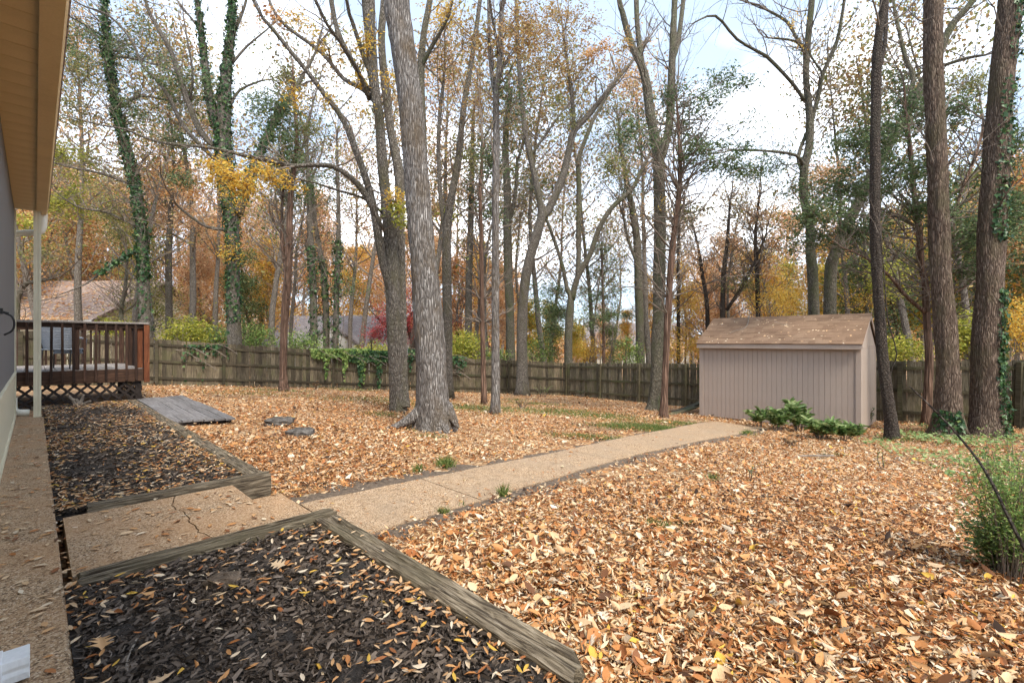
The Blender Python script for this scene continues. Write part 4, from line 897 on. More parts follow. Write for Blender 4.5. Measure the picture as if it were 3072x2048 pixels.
# ------------------------------------------------------------------ trees
def spline(P, R_, sub=3):
    P = [Vector(p) for p in P]; n = len(P); out, rad = [], []
    for i in range(n-1):
        p0 = P[max(i-1,0)]; p1 = P[i]; p2 = P[i+1]; p3 = P[min(i+2,n-1)]
        for k in range(sub):
            t_ = k/sub; t2 = t_*t_; t3 = t2*t_
            out.append(.5*((2*p1)+(p2-p0)*t_+(2*p0-5*p1+4*p2-p3)*t2+(3*p1-p0-3*p2+p3)*t3)); rad.append(R_[i]+(R_[i+1]-R_[i])*t_)
    out.append(P[-1]); rad.append(R_[-1]); return out, rad
def branch(rng, a, d, L, r0, m, tips, depth, up=.12, jit=.28, sides=4, kids=3, ends=None):
    """grow one bare branch with side twigs into mesh m"""
    n = 6 if depth else 4; P = [a]; d = d.normalized()
    for i in range(n):
        d = (d+Vector(rng.randn(3))*jit*.55+Vector((0,0,up))).normalized(); P.append(P[-1]+d*(L/n))
    m.tube(P, [r0*(1-.78*i/n) for i in range(n+1)], sides, cap=False)
    tips += [(p, r0) for p in P[n//2:]]
    if ends is not None: ends.append((P[-1], d))
    if depth:
        for k in range(kids):
            i = rng.randint(1, n); e = Vector(rng.randn(3)); t_ = (P[i]-P[i-1]).normalized(); e = (e-t_*e.dot(t_)).normalized()
            branch(rng, P[i], (t_*.75+e*.75), L*(.35+.3*rng.rand()), r0*.45, m, tips, depth-1, up, jit, 3, max(2,kids-1), ends)
def to_clump(rng, a, b, r0, m, sag=.12):
    L = (b-a).length; mid = a.lerp(b,.5)+Vector(rng.randn(3))*L*.09+Vector((0,0,L*sag)); P = arc_pts([a,a.lerp(mid,.6)+Vector(rng.randn(3))*L*.04,mid,b],1)
    m.tube(P, np.linspace(r0,.004,len(P)), 4, cap=False)
def clump_pts(rng, c, rx, ry, rz, n, per=9, sig=.24):
    k = max(3, n//per); S = rdir(k,rng)*(rng.rand(k,1)**.45)*np.array([[rx,ry,rz]])+np.array(tuple(c)); i = rng.randint(0,k,n)
    s = sig*min(1.0, .35+max(rx,rz)*.5); return S, S[i]+rng.randn(n,3)*np.array([[s*1.15,s*1.15,s*.7]])
LEAFK = {'cedar':('rhomb',.10,.032),'olive':('rhomb',.075,.034),'gold':('rhomb',.075,.034),'orange':('rhomb',.085,.045),'peach':('rhomb',.085,.045),'tan':('rhomb',.085,.035),'yellowgreen':('rhomb',.09,.05),'ivy':('ivy',.08,.07),'bush':('rhomb',.08,.045),'red':('rhomb',.07,.035)}
def leaves_at(rng, P, key, Y, size=1.0):
    k, L0, W0 = LEAFK[key]; n = len(P); g = size*(1+max(0,Y-9)*.028); D = rdir(n,rng); D[:,2] = D[:,2]*.6-.25
    if key == 'cedar': D[:,2] = -.35+.4*rng.randn(n); D[:,:2] *= 1.3
    N = rdir(n,rng); N[:,2] = np.abs(N[:,2])+.3; L = L0*g*(.6+.7*rng.rand(n)); V_, F_ = leaf_arrays(P, D, unit(N), L, W0*g*(.6+.7*rng.rand(n)), k, .1*rng.randn(n)); return (V_, F_, rng.rand(n))
DENS = {'cedar':1.7,'olive':1.8,'tan':1.5,'yellowgreen':1.6,'orange':1.6,'peach':1.7,'gold':1.15}
def tree(name, label, stems, bark='bark_grey', base=None, Y=None, clumps=(), bare=0, bare_len=(.6,1.8), ivy=(), flare=.35, seed=0, roots=(), group=None, up=.15, twig='twig', sides=14, wob=.07, sprout=None, cat='tree', ridge=0.0):
    """stems: list of (points (px,py,width px), depth change along it); the first rises from the ground"""
    rng = np.random.RandomState(seed+100)
    px, py, w = stems[0][0][0]
    if Y is None: g = on_ground(px,py); Y = g.y
    else:
        g = pix(px,py,Y); g.z = g1(g.x,g.y)
    root = tag(empty(name, g), label, cat, group); SK = []; ENDS = []
    for si,(pts,dz) in enumerate(stems):
        n = len(pts); P, R_ = [], []; Yp = Y
        if si and SK:                                    # start at the depth of the nearest point of the stems already there
            q = pix(pts[0][0],pts[0][1],Y); best = min((abs((p.x/p.y)-(q.x/q.y))+abs((p.z-EYE)/p.y-(q.z-EYE)/q.y), p.y) for S_ in SK for p in S_[0]); Yp = best[1]
        for i,(x,y,wd) in enumerate(pts):
            t_ = i/max(1,n-1); yy = Yp+dz*t_; P.append(pix(x,y,yy)); R_.append(max(.006, .94*wd/FPX*yy/2/math.sqrt(1+((x-1536)/FPX)**2)))
        if si == 0:
            P[0].z = g.z-.06 if P[0].z > g.z-.06 else P[0].z
            if pts[0][1] < 1110 and P[0].z > g.z: P.insert(0, Vector((P[0].x,P[0].y,g.z-.1))); R_.insert(0, R_[0]*1.1)
        if pts[-1][1] < 25:                              # goes on above the picture
            d = (P[-1]-P[-2]).normalized(); d = (d+Vector((0,0,.6))).normalized(); r_ = R_[-1]
            for k in range(3): P.append(P[-1]+d*(1.6+rng.rand())); R_.append(r_*(.85,.62,.35)[k]); d = (d+Vector(rng.randn(3))*.12).normalized()
        Q, q_ = spline(P, R_, 3); m = MB()
        if ridge and R_[0] > .09:
            L_ = sum((b-a).length for a,b in zip(Q[:-1],Q[1:])); Q2, q2 = spline(Q, q_, max(2,int(L_/len(Q)/.055))); m.tube(Q2, q2, 44, wob, rng, flare if si == 0 else 0, ridge=ridge)
        else: m.tube(Q, q_, sides if R_[0] > .05 else 7, wob, rng, flare if si == 0 else 0)
        o = m.build('trunk' if si == 0 else 'limb', MATS[bark], root, g, smooth=True); SK.append((Q,q_)); ENDS.append((Q[-1],(Q[-1]-Q[-2]).normalized(),q_[-1]))
    for rp in roots:
        P = [pix(x,y,Y+dz) for (x,y,wd,dz) in rp]; R_ = [wd/FPX*Y/2/math.sqrt(1+((x-1536)/FPX)**2) for (x,y,wd,dz) in rp]; Q, q_ = spline(P,R_,3); MB().tube(Q,q_,8,.12,rng).build('root', MATS[bark], root, g, smooth=True)
    m = MB(); tips = []
    for (p,d,r_) in ENDS:
        for k in range(2): branch(rng, p-d*.05, d+Vector(rng.randn(3))*(.12+.3*k), min(3.0,1.0+r_*30)*(1-.3*k), r_*(1 if k == 0 else .7), m, tips, 2, .05, .26, 5, 4)
    allp = [(p,r_) for S_ in SK for p,r_ in zip(*S_)]; zmax = max(p.z for p,_ in allp)
    cand = [(p,r_) for p,r_ in allp if p.z > g.z+.28*(zmax-g.z)]
    for k in range(bare):
        p, r_ = cand[rng.randint(len(cand))]; a = rng.rand()*6.283; d = Vector((math.cos(a),math.sin(a)*.8,.25+.6*rng.rand())); branch(rng, p, d, rng.uniform(*bare_len), min(r_*.4,.022), m, tips, 1, up)
    chunks = {}
    for c_ in clumps:
        cx, cy, rx, ry, n, key = c_[:6]; yy = Y+(c_[6] if len(c_) > 6 else rng.uniform(-1,1)); c = pix(cx,cy,yy); kx = 1.25 if key == 'cedar' else 1.1; ax, az = kx*rx/FPX*yy, kx*ry/FPX*yy
        n = int(n*DENS.get(key,1.0)); ad = min(2.2,max(.5,.5*(ax+az))); k = max(4, n//24); S = rdir(k,rng)*(rng.rand(k,1)**.42)*np.array([[ax,ad,az]])+np.array(tuple(c)); nh = max(2, min(9, k//7)); HB = rdir(nh,rng)*(rng.rand(nh,1)**.5)*np.array([[ax,ad,az]])*.55+np.array(tuple(c))-np.array([0,0,az*.25]); hi = np.argmin(((S[:,None]-HB[None])**2).sum(-1)+.15*rng.rand(k,nh),1)
        i = rng.randint(0,k,n); t_ = (.35+.7*rng.rand(n))[:,None]; P = HB[hi[i]]*(1-t_)+S[i]*t_+rng.randn(n,3)*np.array([[.10,.10,.075]])*(1+max(0,yy-9)*.03); chunks.setdefault(key,[]).append(leaves_at(rng,P,key,yy))
        near = sorted(allp, key=lambda t_: (t_[0]-c).length+(.8 if t_[0].z > c.z+.2 else 0))[:14]
        for h in HB: a, r_ = near[rng.randint(len(near))]; to_clump(rng, a, Vector(h), min(r_*.5,.022), m)
        for j in range(k): a, b = Vector(HB[hi[j]]), Vector(S[j]); mid = a.lerp(b,.5)+Vector(rng.randn(3))*.06; m.tube([a,mid,b], [.007,.005,.002], 3, cap=False)
    if sprout:
        key, n, sg = sprout; i = rng.randint(0,len(tips),n); P = np.array([tuple(tips[k][0]) for k in i])+rng.randn(n,3)*sg; chunks.setdefault(key,[]).append(leaves_at(rng,P,key,Y))
    if m.f: m.build('branches', MATS[twig], root, g)['kind'] = 'stuff'
    for key, ch in chunks.items():
        o = add('crown', leaf_mesh('crown', ch, g), MATS[key], root); o['kind'] = 'stuff'
    ic = []
    for (si,t0,t1,n,off,an0,an1) in ivy:
        Q, q_ = SK[si]; L = len(Q)-1; t_ = (t0+(t1-t0)*rng.rand(n))*L; i = np.minimum(t_.astype(int),L-1); f = t_-i; QA = np.array([tuple(p) for p in Q]); RA = np.array(q_)
        C = QA[i]*(1-f)[:,None]+QA[i+1]*f[:,None]; rr = RA[i]*(1-f)+RA[i+1]*f; an = an0+(an1-an0)*rng.rand(n); O = np.stack([np.cos(an),np.sin(an),np.zeros(n)],1)
        P = C+O*(rr*1.02+off*rng.rand(n)**2)[:,None]; D = np.stack([rng.randn(n)*.5,rng.randn(n)*.5,-.8+.3*rng.randn(n)],1); N = O+rng.randn(n,3)*.35+np.array([0,0,.35]); L_ = .035+.075*rng.rand(n)**1.5
        V_, F_ = leaf_arrays(P, D, unit(N), L_*(1+max(0,Y-10)*.04), L_*.9*(1+max(0,Y-10)*.04), 'ivy'); ic.append((V_,F_,rng.rand(n)))
    if ic: add('ivy', leaf_mesh('ivy', ic, g), MATS['ivy'], root)['kind'] = 'stuff'
    return root

# --- trees inside the yard
tree('oak_tree', 'huge pale furrowed trunk with spreading roots in the middle of the yard', [([(1305,1288,120),(1301,1230,106),(1296,1150,98),(1287,1000,92),(1272,800,84),(1262,683,78),(1234,340,75),(1205,120,78),(1190,0,80)],0)],
     'bark_pale', seed=1, ridge=.011, flare=.25, sides=24, wob=.05, roots=[[(1275,1215,40,0),(1235,1255,34,-.15),(1190,1277,20,-.25),(1150,1290,8,-.3)],[(1340,1215,36,0),(1358,1255,28,-.1),(1375,1283,8,-.2)],[(1320,1240,40,-.1),(1335,1285,26,-.3),(1345,1302,8,-.45)],[(1290,1250,40,-.1),(1285,1295,16,-.35),(1280,1302,6,-.4)]])
tree('oak_tree', 'twin stemmed grey tree close behind the huge pale trunk on its left', [
  ([(1195,1234,50),(1190,1180,43),(1184,1000,46),(1177,830,45),(1168,700,40),(1158,600,34),(1147,479,32),(1138,350,30),(1122,250,30),(1112,120,36),(1105,0,40)],0),
  ([(1175,880,30),(1148,780,28),(1132,690,26),(1108,570,23),(1069,457,20),(1029,361,17),(975,285,15),(920,213,14),(825,96,12),(768,17,10)],-1.2),
  ([(1212,1222,40),(1209,1150,32),(1205,1000,30),(1202,820,32),(1199,650,32),(1197,520,30),(1172,390,26),(1152,218,25),(1145,110,22),(1152,0,20)],.7),
  ([(1130,310,18),(1090,270,15),(1029,235,14),(964,157,13),(864,83,12),(815,20,10)],1.2),
  ([(1120,270,18),(1095,255,17),(1060,190,17),(1020,115,18),(995,10,16)],.8),
  ([(1108,300,14),(1075,215,13),(1020,125,12),(950,10,10)],-1.5),
  ([(1118,245,16),(1085,150,15),(1055,60,13),(1040,0,12)],-.6),
  ([(1148,690,16),(1100,590,22),(1060,540,19),(1000,500,17),(930,495,15),(872,497,14),(768,475,13),(632,444,12),(479,427,10),(375,388,8),(300,375,6),(187,344,4)],-2.2),
  ([(1150,640,11),(1090,595,9),(1010,570,8),(930,545,6),(850,530,4)],-1.0),
  ([(920,213,9),(945,160,8),(970,75,5)],.4)], 'bark_grey', seed=2, ridge=.006, flare=.22,
  clumps=[(675,530,55,45,420,'gold',-1.9),(735,555,60,40,420,'gold',-1.8),(800,520,55,30,320,'gold',-1.6),(640,495,40,30,200,'gold',-2),(860,545,40,25,160,'gold',-1.2),(1105,130,22,70,260,'gold'),(1090,180,35,30,160,'gold'),(1165,235,18,14,60,'gold'),(1090,250,30,40,140,'gold'),(890,60,50,40,160,'gold'),(985,300,40,35,130,'gold'),(1080,330,30,30,90,'gold'),(1180,590,24,45,240,'gold',-.5),(1200,640,22,40,160,'yellowgreen',-.5),(880,285,40,22,150,'gold'),(970,120,40,30,110,'gold'),(830,45,50,30,110,'orange'),(1020,160,30,30,80,'gold')],
  bare=46, bare_len=(.4,1.5))
tree('ash_tree', 'slim grey forked stem emerging right behind the huge pale trunk', [([(1343,1196,34),(1343,1000,30),(1340,800,30),(1342,690,28),(1352,600,24),(1375,480,22),(1390,330,18),(1415,180,16),(1440,0,13)],0),([(1345,740,14),(1322,600,14),(1316,400,13),(1330,250,10)],.6)], 'bark_grey', seed=3,
  clumps=[(1360,150,110,150,700,'tan'),(1420,300,90,120,520,'tan'),(1330,60,80,60,360,'gold'),(1340,640,30,60,120,'yellowgreen')], bare=30)
tree('oak_tree', 'grey trunk forking high behind the huge pale trunk, on its right side', [([(1278,1196,34),(1276,900,34),(1272,600,32),(1266,350,26),(1262,230,24),(1270,110,20),(1290,0,18)],0),([(1264,200,16),(1290,150,13),(1325,90,11),(1350,40,8)],-.6)], 'bark_moss', seed=4, clumps=[(1340,30,70,50,300,'gold'),(1310,150,70,90,240,'tan')], bare=16)
tree('ivy_tree', 'ivy clad trunk beside the deck corner', [
  ([(447,1147,60),(444,1060,40),(436,962,38),(430,814,36),(424,683,34),(408,566,32),(392,501,28),(366,392,26),(348,327,24),(331,218,24),(320,130,22),(314,0,16)],0),
  ([(410,560,10),(300,520,8),(200,500,6),(110,470,4)],-1.5),([(425,690,9),(330,640,8),(230,620,6),(150,560,4)],-1.6),([(428,740,12),(340,790,10),(260,850,7),(190,880,4)],-1.5),([(352,330,9),(420,290,8),(500,300,6)],.8),([(326,170,9),(420,180,8),(560,230,5)],1),([(322,120,9),(230,60,7),(150,30,4)],-1.2)],
  'bark_grey', seed=5, flare=.3, ivy=[(0,.2,.80,4600,.13,0,6.283),(0,.12,.24,260,.1,0,6.283),(3,0,.5,420,.25,0,6.283)], bare=210, bare_len=(.8,2.8), up=.0,
  clumps=[(250,110,90,90,800,'cedar'),(250,220,80,80,700,'olive'),(420,110,90,70,600,'cedar'),(500,230,80,70,560,'cedar'),(230,320,80,60,600,'olive'),(420,330,60,60,420,'cedar'),(220,480,80,70,700,'yellowgreen'),(200,600,90,60,760,'yellowgreen'),(330,640,60,50,420,'olive'),(300,150,120,60,400,'cedar'),(520,400,60,50,340,'cedar'),(545,540,50,30,260,'cedar')])
tree('ivy_tree', 'second ivy clad trunk forking wide, right of the deck corner', [
  ([(708,1157,66),(705,1090,50),(702,962,44),(700,820,42),(697,683,44),(686,590,46),(676,500,52),(671,410,48),(673,300,44),(684,180,30),(693,87,24),(697,0,20)],0),
  ([(668,480,30),(655,400,28),(630,305,26),(612,174,22),(602,87,20),(592,0,15)],-.5),
  ([(655,455,18),(600,390,20),(556,283,20),(525,187,18),(501,131,15),(462,65,13),(436,0,10)],-1),
  ([(650,480,14),(601,436,15),(545,370,15),(510,296,14),(470,240,13),(427,196,11),(392,118,9),(322,44,8),(218,0,5)],-1.6),
  ([(688,150,12),(705,95,11),(735,15,9)],.5),([(697,190,10),(740,140,8),(800,90,5)],.6),([(690,320,10),(720,270,9),(790,240,6)],.4),([(600,90,10),(570,50,8),(531,0,6)],-.4),([(571,300,9),(578,220,8),(560,110,6)],-.7),
  ([(690,690,14),(620,680,12),(560,640,9),(525,610,8)],-1.2),([(715,640,30),(742,560,32),(775,470,26),(820,370,20),(870,290,16),(910,225,12)],1.3)],
  'bark_grey', seed=6, ridge=.008, flare=.4, ivy=[(0,.14,.80,4200,.10,0,6.283),(1,0,.8,1500,.10,0,6.283),(0,.12,.36,260,.05,2.6,4.6),(10,.1,.8,1600,.16,0,6.283)], bare=70, bare_len=(.5,2.0),
  clumps=[(700,740,45,50,260,'gold',-.4),(700,600,50,40,200,'gold',-.4),(700,50,60,60,300,'gold'),(600,250,60,60,160,'cedar'),(545,300,60,60,260,'cedar'),(760,300,60,60,160,'olive'),(620,150,60,80,130,'gold'),(560,560,90,60,520,'orange'),(590,650,70,50,420,'peach')])
tree('cedar_tree', 'thin shaggy red brown cedar standing before the back fence', [([(852,1174,34),(850,1120,24),(852,1000,25),(858,900,27),(866,780,26),(868,683,22),(874,560,18),(890,436,15),(884,305,10),(878,200,6)],0),([(862,830,14),(848,740,14),(846,640,10),(850,540,6)],.2)], 'bark_cedar', seed=7, bare=70, bare_len=(.6,1.9), up=.03,
  clumps=[(830,330,75,60,800,'cedar'),(860,430,70,60,700,'cedar'),(900,560,70,50,520,'cedar'),(820,520,60,40,420,'olive'),(930,380,50,60,260,'olive'),(860,230,50,60,420,'olive')])
tree('cedar_tree', 'very thin dead cedar stem just left of the mottled thin trunk', [([(1453,1212,18),(1450,1100,16),(1446,900,15),(1443,700,13),(1440,560,10),(1452,430,7)],0)], 'bark_cedar', seed=8, bare=60, bare_len=(.5,1.5), up=.02, clumps=[(1440,480,70,70,420,'olive'),(1470,620,50,50,260,'cedar')])
tree('maple_tree', 'thin mottled grey trunk right of the huge pale one', [([(1485,1242,30),(1487,1150,27),(1486,950,25),(1487,683,23),(1486,560,22),(1489,436,22),(1488,305,20),(1500,174,18),(1504,44,15),(1510,0,13)],0),([(1487,300,13),(1470,180,12),(1465,0,9)],.5),([(1500,180,10),(1478,60,9),(1470,0,7)],-.4)], 'bark_pale', seed=9,
  clumps=[(1560,90,80,90,560,'tan'),(1470,120,70,80,300,'tan'),(1530,300,60,80,240,'cedar'),(1490,480,60,60,260,'cedar')], bare=46, bare_len=(.5,1.8))
tree('oak_tree', 'crooked dark trunk near the fence that splits into a tall V', [([(1567,1186,44),(1566,1100,36),(1566,988,34),(1571,892,31),(1584,792,31),(1610,705,30),(1625,650,28),(1619,600,20),(1593,479,18),(1575,392,17),(1562,261,15),(1553,131,12),(1548,0,9)],0),
  ([(1625,650,26),(1645,630,25),(1684,544,23),(1706,457,22),(1723,392,20),(1771,340,17),(1832,261,13),(1898,183,9)],1.2),([(1720,395,14),(1719,327,13),(1706,218,11),(1690,100,8)],.5),([(1590,470,9),(1640,400,8),(1690,330,5)],.3)], 'bark_grey', seed=10,
  clumps=[(1600,60,130,80,1400,'tan'),(1720,70,90,80,800,'tan'),(1640,190,110,90,1000,'tan'),(1570,330,100,80,700,'tan'),(1750,200,70,60,420,'tan'),(1800,150,60,40,280,'orange'),(1690,330,70,60,320,'olive'),(1840,200,40,40,180,'tan')], bare=60, bare_len=(.6,2.4))
tree('oak_tree', 'tall brown trunk forking high, left of the shed', [([(1966,1230,58),(1969,1160,42),(1976,944,38),(1978,800,38),(1979,683,38),(1978,560,38),(1976,470,36),(1962,400,30),(1950,340,30),(1941,261,28),(1924,196,24),(1893,131,19),(1868,40,17),(1858,0,16)],0),
  ([(1985,470,26),(1998,420,24),(2011,348,25),(2015,218,24),(2020,87,20),(2024,0,18)],.6),([(2018,180,16),(2033,131,16),(2050,0,15)],.9),([(1934,230,16),(1920,150,17),(1912,80,16),(1909,0,16)],.3)], 'bark_moss', seed=11, ridge=.008, flare=.3, bare=60, bare_len=(.5,2.0), roots=[[(1965,1215,16,0),(1945,1235,10,-.1),(1925,1240,5,-.15)]],
  clumps=[(1880,130,40,40,120,'tan'),(1990,600,40,40,60,'gold'),(1925,330,60,60,160,'olive')])
tree('cedar_tree', 'slim leaning cedar in front of the tall brown trunk left of the shed', [([(1991,1252,28),(1993,1180,21),(1998,1075,21),(2004,944,23),(2013,792,21),(2024,683,19),(2034,600,17),(2041,523,14),(2036,400,10),(2030,300,6)],0)], 'bark_cedar', seed=12, bare=90, bare_len=(.7,2.4), up=.03,
  clumps=[(2110,300,80,40,420,'cedar'),(2180,240,90,30,360,'cedar'),(2130,460,110,50,700,'cedar'),(2220,500,90,40,520,'cedar'),(1900,420,70,60,460,'cedar'),(2060,380,70,60,420,'cedar'),(1850,500,60,50,300,'olive'),(2080,620,70,50,240,'olive'),(2010,300,40,60,260,'cedar'),(2240,400,60,60,260,'cedar')])
tree('oak_tree', 'dark vine wrapped slim trunk at the right corner of the shed', [([(2674,1318,52),(2673,1270,44),(2665,1206,41),(2648,1075,36),(2639,944,35),(2631,814,35),(2626,683,34),(2625,436,33),(2628,305,33),(2631,174,31),(2639,87,27),(2652,0,25)],0),([(2640,200,16),(2655,130,15),(2660,0,14)],.4),
  ([(2680,1230,5),(2672,1120,5),(2690,1060,5),(2662,950,5),(2652,820,4),(2640,700,4)],-.25)], 'bark_dark', seed=13, ridge=.006, flare=.12, bare=16)
tree('oak_tree', 'wide furrowed brown trunk, the left of two big ones right of the shed', [([(2846,1308,122),(2846,1260,100),(2843,1180,86),(2842,1075,76),(2832,940,72),(2822,814,70),(2818,683,68),(2809,436,66),(2801,218,63),(2800,0,61)],0)], 'bark_red', seed=14, ridge=.014, flare=.32, sides=22, wob=.05, ivy=[(0,.02,.12,380,.06,3.0,4.9)], bare=14, roots=[[(2880,1270,16,-.2),(2905,1300,10,-.35),(2925,1318,4,-.45)]])
tree('oak_tree', 'thickest ivy patched trunk at the right edge of the picture', [([(2962,1308,132),(2961,1250,112),(2957,1150,102),(2957,1075,98),(2964,940,94),(2970,830,92),(2975,683,92),(2984,540,90),(3001,305,84),(3018,120,82),(3030,0,82)],0)], 'bark_red', seed=15, ridge=.014, flare=.3, sides=22, wob=.05, ivy=[(0,.02,.36,2000,.12,4.7,7.3),(0,.44,.64,900,.08,4.0,6.8),(0,.66,.95,700,.08,4.3,7.0)], bare=12)
tree('cedar_tree', 'bare limbed reddish cedar between the dark slim trunk and the wide one', [([(2779,1274,36),(2783,1180,30),(2787,1075,29),(2780,944,26),(2777,857,26),(2764,792,24),(2757,683,23),(2744,600,20),(2727,414,15),(2718,348,10),(2712,250,6)],0),([(2780,940,18),(2720,890,14),(2660,820,11),(2590,770,7),(2520,740,4)],-.6),([(2790,920,12),(2860,880,10),(2930,840,7)],.3),([(2857,653,14),(2890,560,13),(2925,470,12),(2953,379,10)],.4)], 'bark_cedar', seed=16, bare=130, bare_len=(.7,2.1), up=.0,
  clumps=[(2720,330,90,70,1100,'cedar'),(2600,420,110,70,1200,'cedar'),(2520,560,110,60,1100,'cedar'),(2460,640,90,50,800,'cedar'),(2700,520,90,60,800,'cedar'),(2560,690,100,50,800,'cedar'),(2790,620,70,60,700,'cedar',-.5),(2960,700,100,70,1200,'cedar',-.8),(3030,620,60,60,700,'cedar',-.8),(2930,800,80,40,520,'cedar',-.7),(3040,420,50,80,700,'cedar'),(2860,330,60,60,520,'cedar'),(2900,250,70,50,460,'olive'),(2420,720,70,50,500,'cedar')])
tree('young_tree', 'short ivy wrapped pale stem behind the deck corner', [([(462,1142,14),(460,1000,13),(450,900,10),(440,800,7)],0)], 'bark_pale', seed=17, bare=10, bare_len=(.4,1.0))

# --- trees just beyond the fences
tree('oak_tree', 'twisty tree rising behind the shed with open forks', [([(2446,938,44),(2440,860,36),(2432,760,34),(2430,683,30),(2411,588,28),(2413,501,28),(2428,436,28),(2430,348,26),(2418,240,22),(2421,152,22),(2430,60,22),(2436,0,20)],0),
  ([(2433,370,16),(2456,283,15),(2470,218,15),(2509,131,13),(2530,22,11)],-.8),([(2412,300,13),(2385,260,12),(2348,218,12),(2304,174,11),(2285,161,10),(2211,118,9),(2146,48,8),(2080,70,4)],-1.2),([(2421,160,12),(2390,115,11),(2360,65,10),(2300,30,8)],.9),([(2420,165,10),(2387,125,9),(2320,115,6)],-.6),
  ([(2412,500,11),(2387,466,11),(2304,453,9),(2200,450,6)],-.9),([(2412,520,14),(2395,470,14),(2422,395,12)],.2),([(2470,222,8),(2440,180,7),(2425,150,6)],.1)], 'bark_moss', Y=16, seed=20, bare=80, bare_len=(.7,2.6), clumps=[(2360,120,90,80,110,'gold'),(2500,80,60,60,90,'gold'),(2340,480,90,60,420,'cedar'),(2380,560,60,40,260,'cedar'),(2470,640,60,60,420,'gold'),(2500,520,60,50,380,'peach')])
tree('oak_tree', 'big trunk leaning right over the fence from behind the shed', [([(2489,938,46),(2490,850,42),(2505,760,40),(2560,640,38),(2640,480,36),(2720,345,34),(2800,190,32),(2860,70,28),(2920,0,26)],-1.5),([(2705,370,20),(2740,240,18),(2715,170,15),(2690,60,12),(2680,0,9)],.5),([(2740,230,12),(2790,200,10),(2830,160,7)],.3),([(2820,200,14),(2900,175,14),(2960,165,9)],-.6)], 'bark_moss', Y=15.4, seed=21, bare=50, bare_len=(.7,2.2), clumps=[(2660,250,70,60,520,'cedar'),(2760,300,70,60,420,'cedar'),(2620,560,70,50,420,'cedar')])
tree('oak_tree', 'forked pale tree standing behind the fence corner', [([(1704,1090,28),(1706,1000,25),(1710,930,26),(1712,890,20),(1700,860,13),(1686,792,12),(1654,696,10),(1630,640,7)],0),([(1716,900,20),(1732,835,19),(1771,761,17),(1793,696,17),(1832,627,16),(1893,571,14),(1919,523,13),(1941,479,10)],-.8),([(1732,830,15),(1736,760,16),(1736,683,17),(1737,560,17),(1736,479,15),(1767,392,13),(1790,340,10),(1840,260,7)],.8)], 'bark_moss', Y=23.6, seed=22, bare=60, bare_len=(.8,3.0), clumps=[(1660,960,70,60,600,'cedar'),(1640,880,60,50,400,'cedar'),(1690,640,80,50,260,'olive')])
tree('oak_tree', 'straight grey trunk beyond the fence between the V tree and the tall brown one', [([(1921,1088,34),(1920,1000,28),(1916,850,27),(1912,740,26),(1906,683,24),(1892,600,20),(1876,523,16),(1863,436,12)],0),([(1914,800,10),(1885,720,10),(1868,640,7)],-.4)], 'bark_moss', Y=25.5, seed=23, bare=60, bare_len=(.8,2.6), clumps=[(1850,420,90,90,700,'olive'),(1880,560,60,60,280,'cedar'),(1850,330,60,60,320,'olive')])
tree('oak_tree', 'grey trunk beyond the fence just right of the mottled thin one', [([(1534,1075,32),(1530,950,28),(1524,800,27),(1522,683,26),(1521,560,24),(1516,440,20),(1525,300,15)],0),([(1522,690,12),(1545,590,12),(1552,480,9)],.4)], 'bark_moss', Y=25, seed=24, bare=50, bare_len=(.8,2.4), clumps=[(1530,380,80,90,520,'olive'),(1600,560,80,60,420,'cedar')])
tree('oak_tree', 'grey trunk beyond the fence left of the very thin cedar stem', [([(1404,1040,24),(1406,900,22),(1409,760,21),(1412,683,20),(1416,500,15),(1420,350,10)],0)], 'bark_grey', Y=28, seed=25, bare=40, bare_len=(.9,2.6), clumps=[(1420,420,70,90,520,'olive'),(1400,560,60,60,420,'cedar')])
tree('ivy_tree', 'ivy wrapped trunk beyond the fence before the grey roof, leftmost of three', [([(944,1040,28),(940,900,24),(934,760,22),(930,683,20),(925,520,15),(915,380,9)],0)], 'bark_grey', Y=25, seed=26, ivy=[(0,0,.45,900,.2,0,6.283)], bare=36, bare_len=(.8,2.4), clumps=[(920,500,60,70,360,'cedar')])
tree('ivy_tree', 'leaning ivy wrapped trunk beyond the fence, middle of three', [([(980,1040,22),(977,900,21),(968,800,19),(957,740,17),(945,660,14),(935,540,9)],0)], 'bark_grey', Y=26, seed=27, ivy=[(0,0,.5,800,.2,0,6.283)], bare=30, bare_len=(.8,2.0))
tree('ivy_tree', 'ivy wrapped trunk beyond the fence, rightmost of three', [([(1006,1040,20),(1009,900,18),(1014,760,17),(1016,683,15),(1014,560,12),(1010,420,7)],0)], 'bark_grey', Y=25.5, seed=28, ivy=[(0,0,.5,900,.25,0,6.283)], bare=34, bare_len=(.8,2.2), clumps=[(1040,850,70,50,420,'cedar'),(990,560,60,80,320,'cedar')])
tree('oak_tree', 'grey trunk beyond the fence between the two ivy clad trees', [([(508,1010,26),(507,900,24),(506,760,22),(512,640,18),(520,500,12),(515,380,7)],0)], 'bark_grey', Y=24, seed=29, bare=60, bare_len=(1,2.8), clumps=[(520,620,80,80,700,'peach'),(480,520,70,70,520,'orange')])
tree('cedar_tree', 'young green cedar beyond the fence corner with airy tiers', [([(1812,1090,12),(1811,980,10),(1808,860,8),(1806,760,5)],0)], 'bark_cedar', Y=26, seed=30, bare=40, bare_len=(.8,1.8), up=-.02, clumps=[(1810,800,60,50,520,'cedar'),(1800,880,90,40,700,'cedar'),(1830,940,90,40,520,'cedar'),(1780,960,60,40,420,'cedar'),(1810,740,30,30,200,'cedar')])
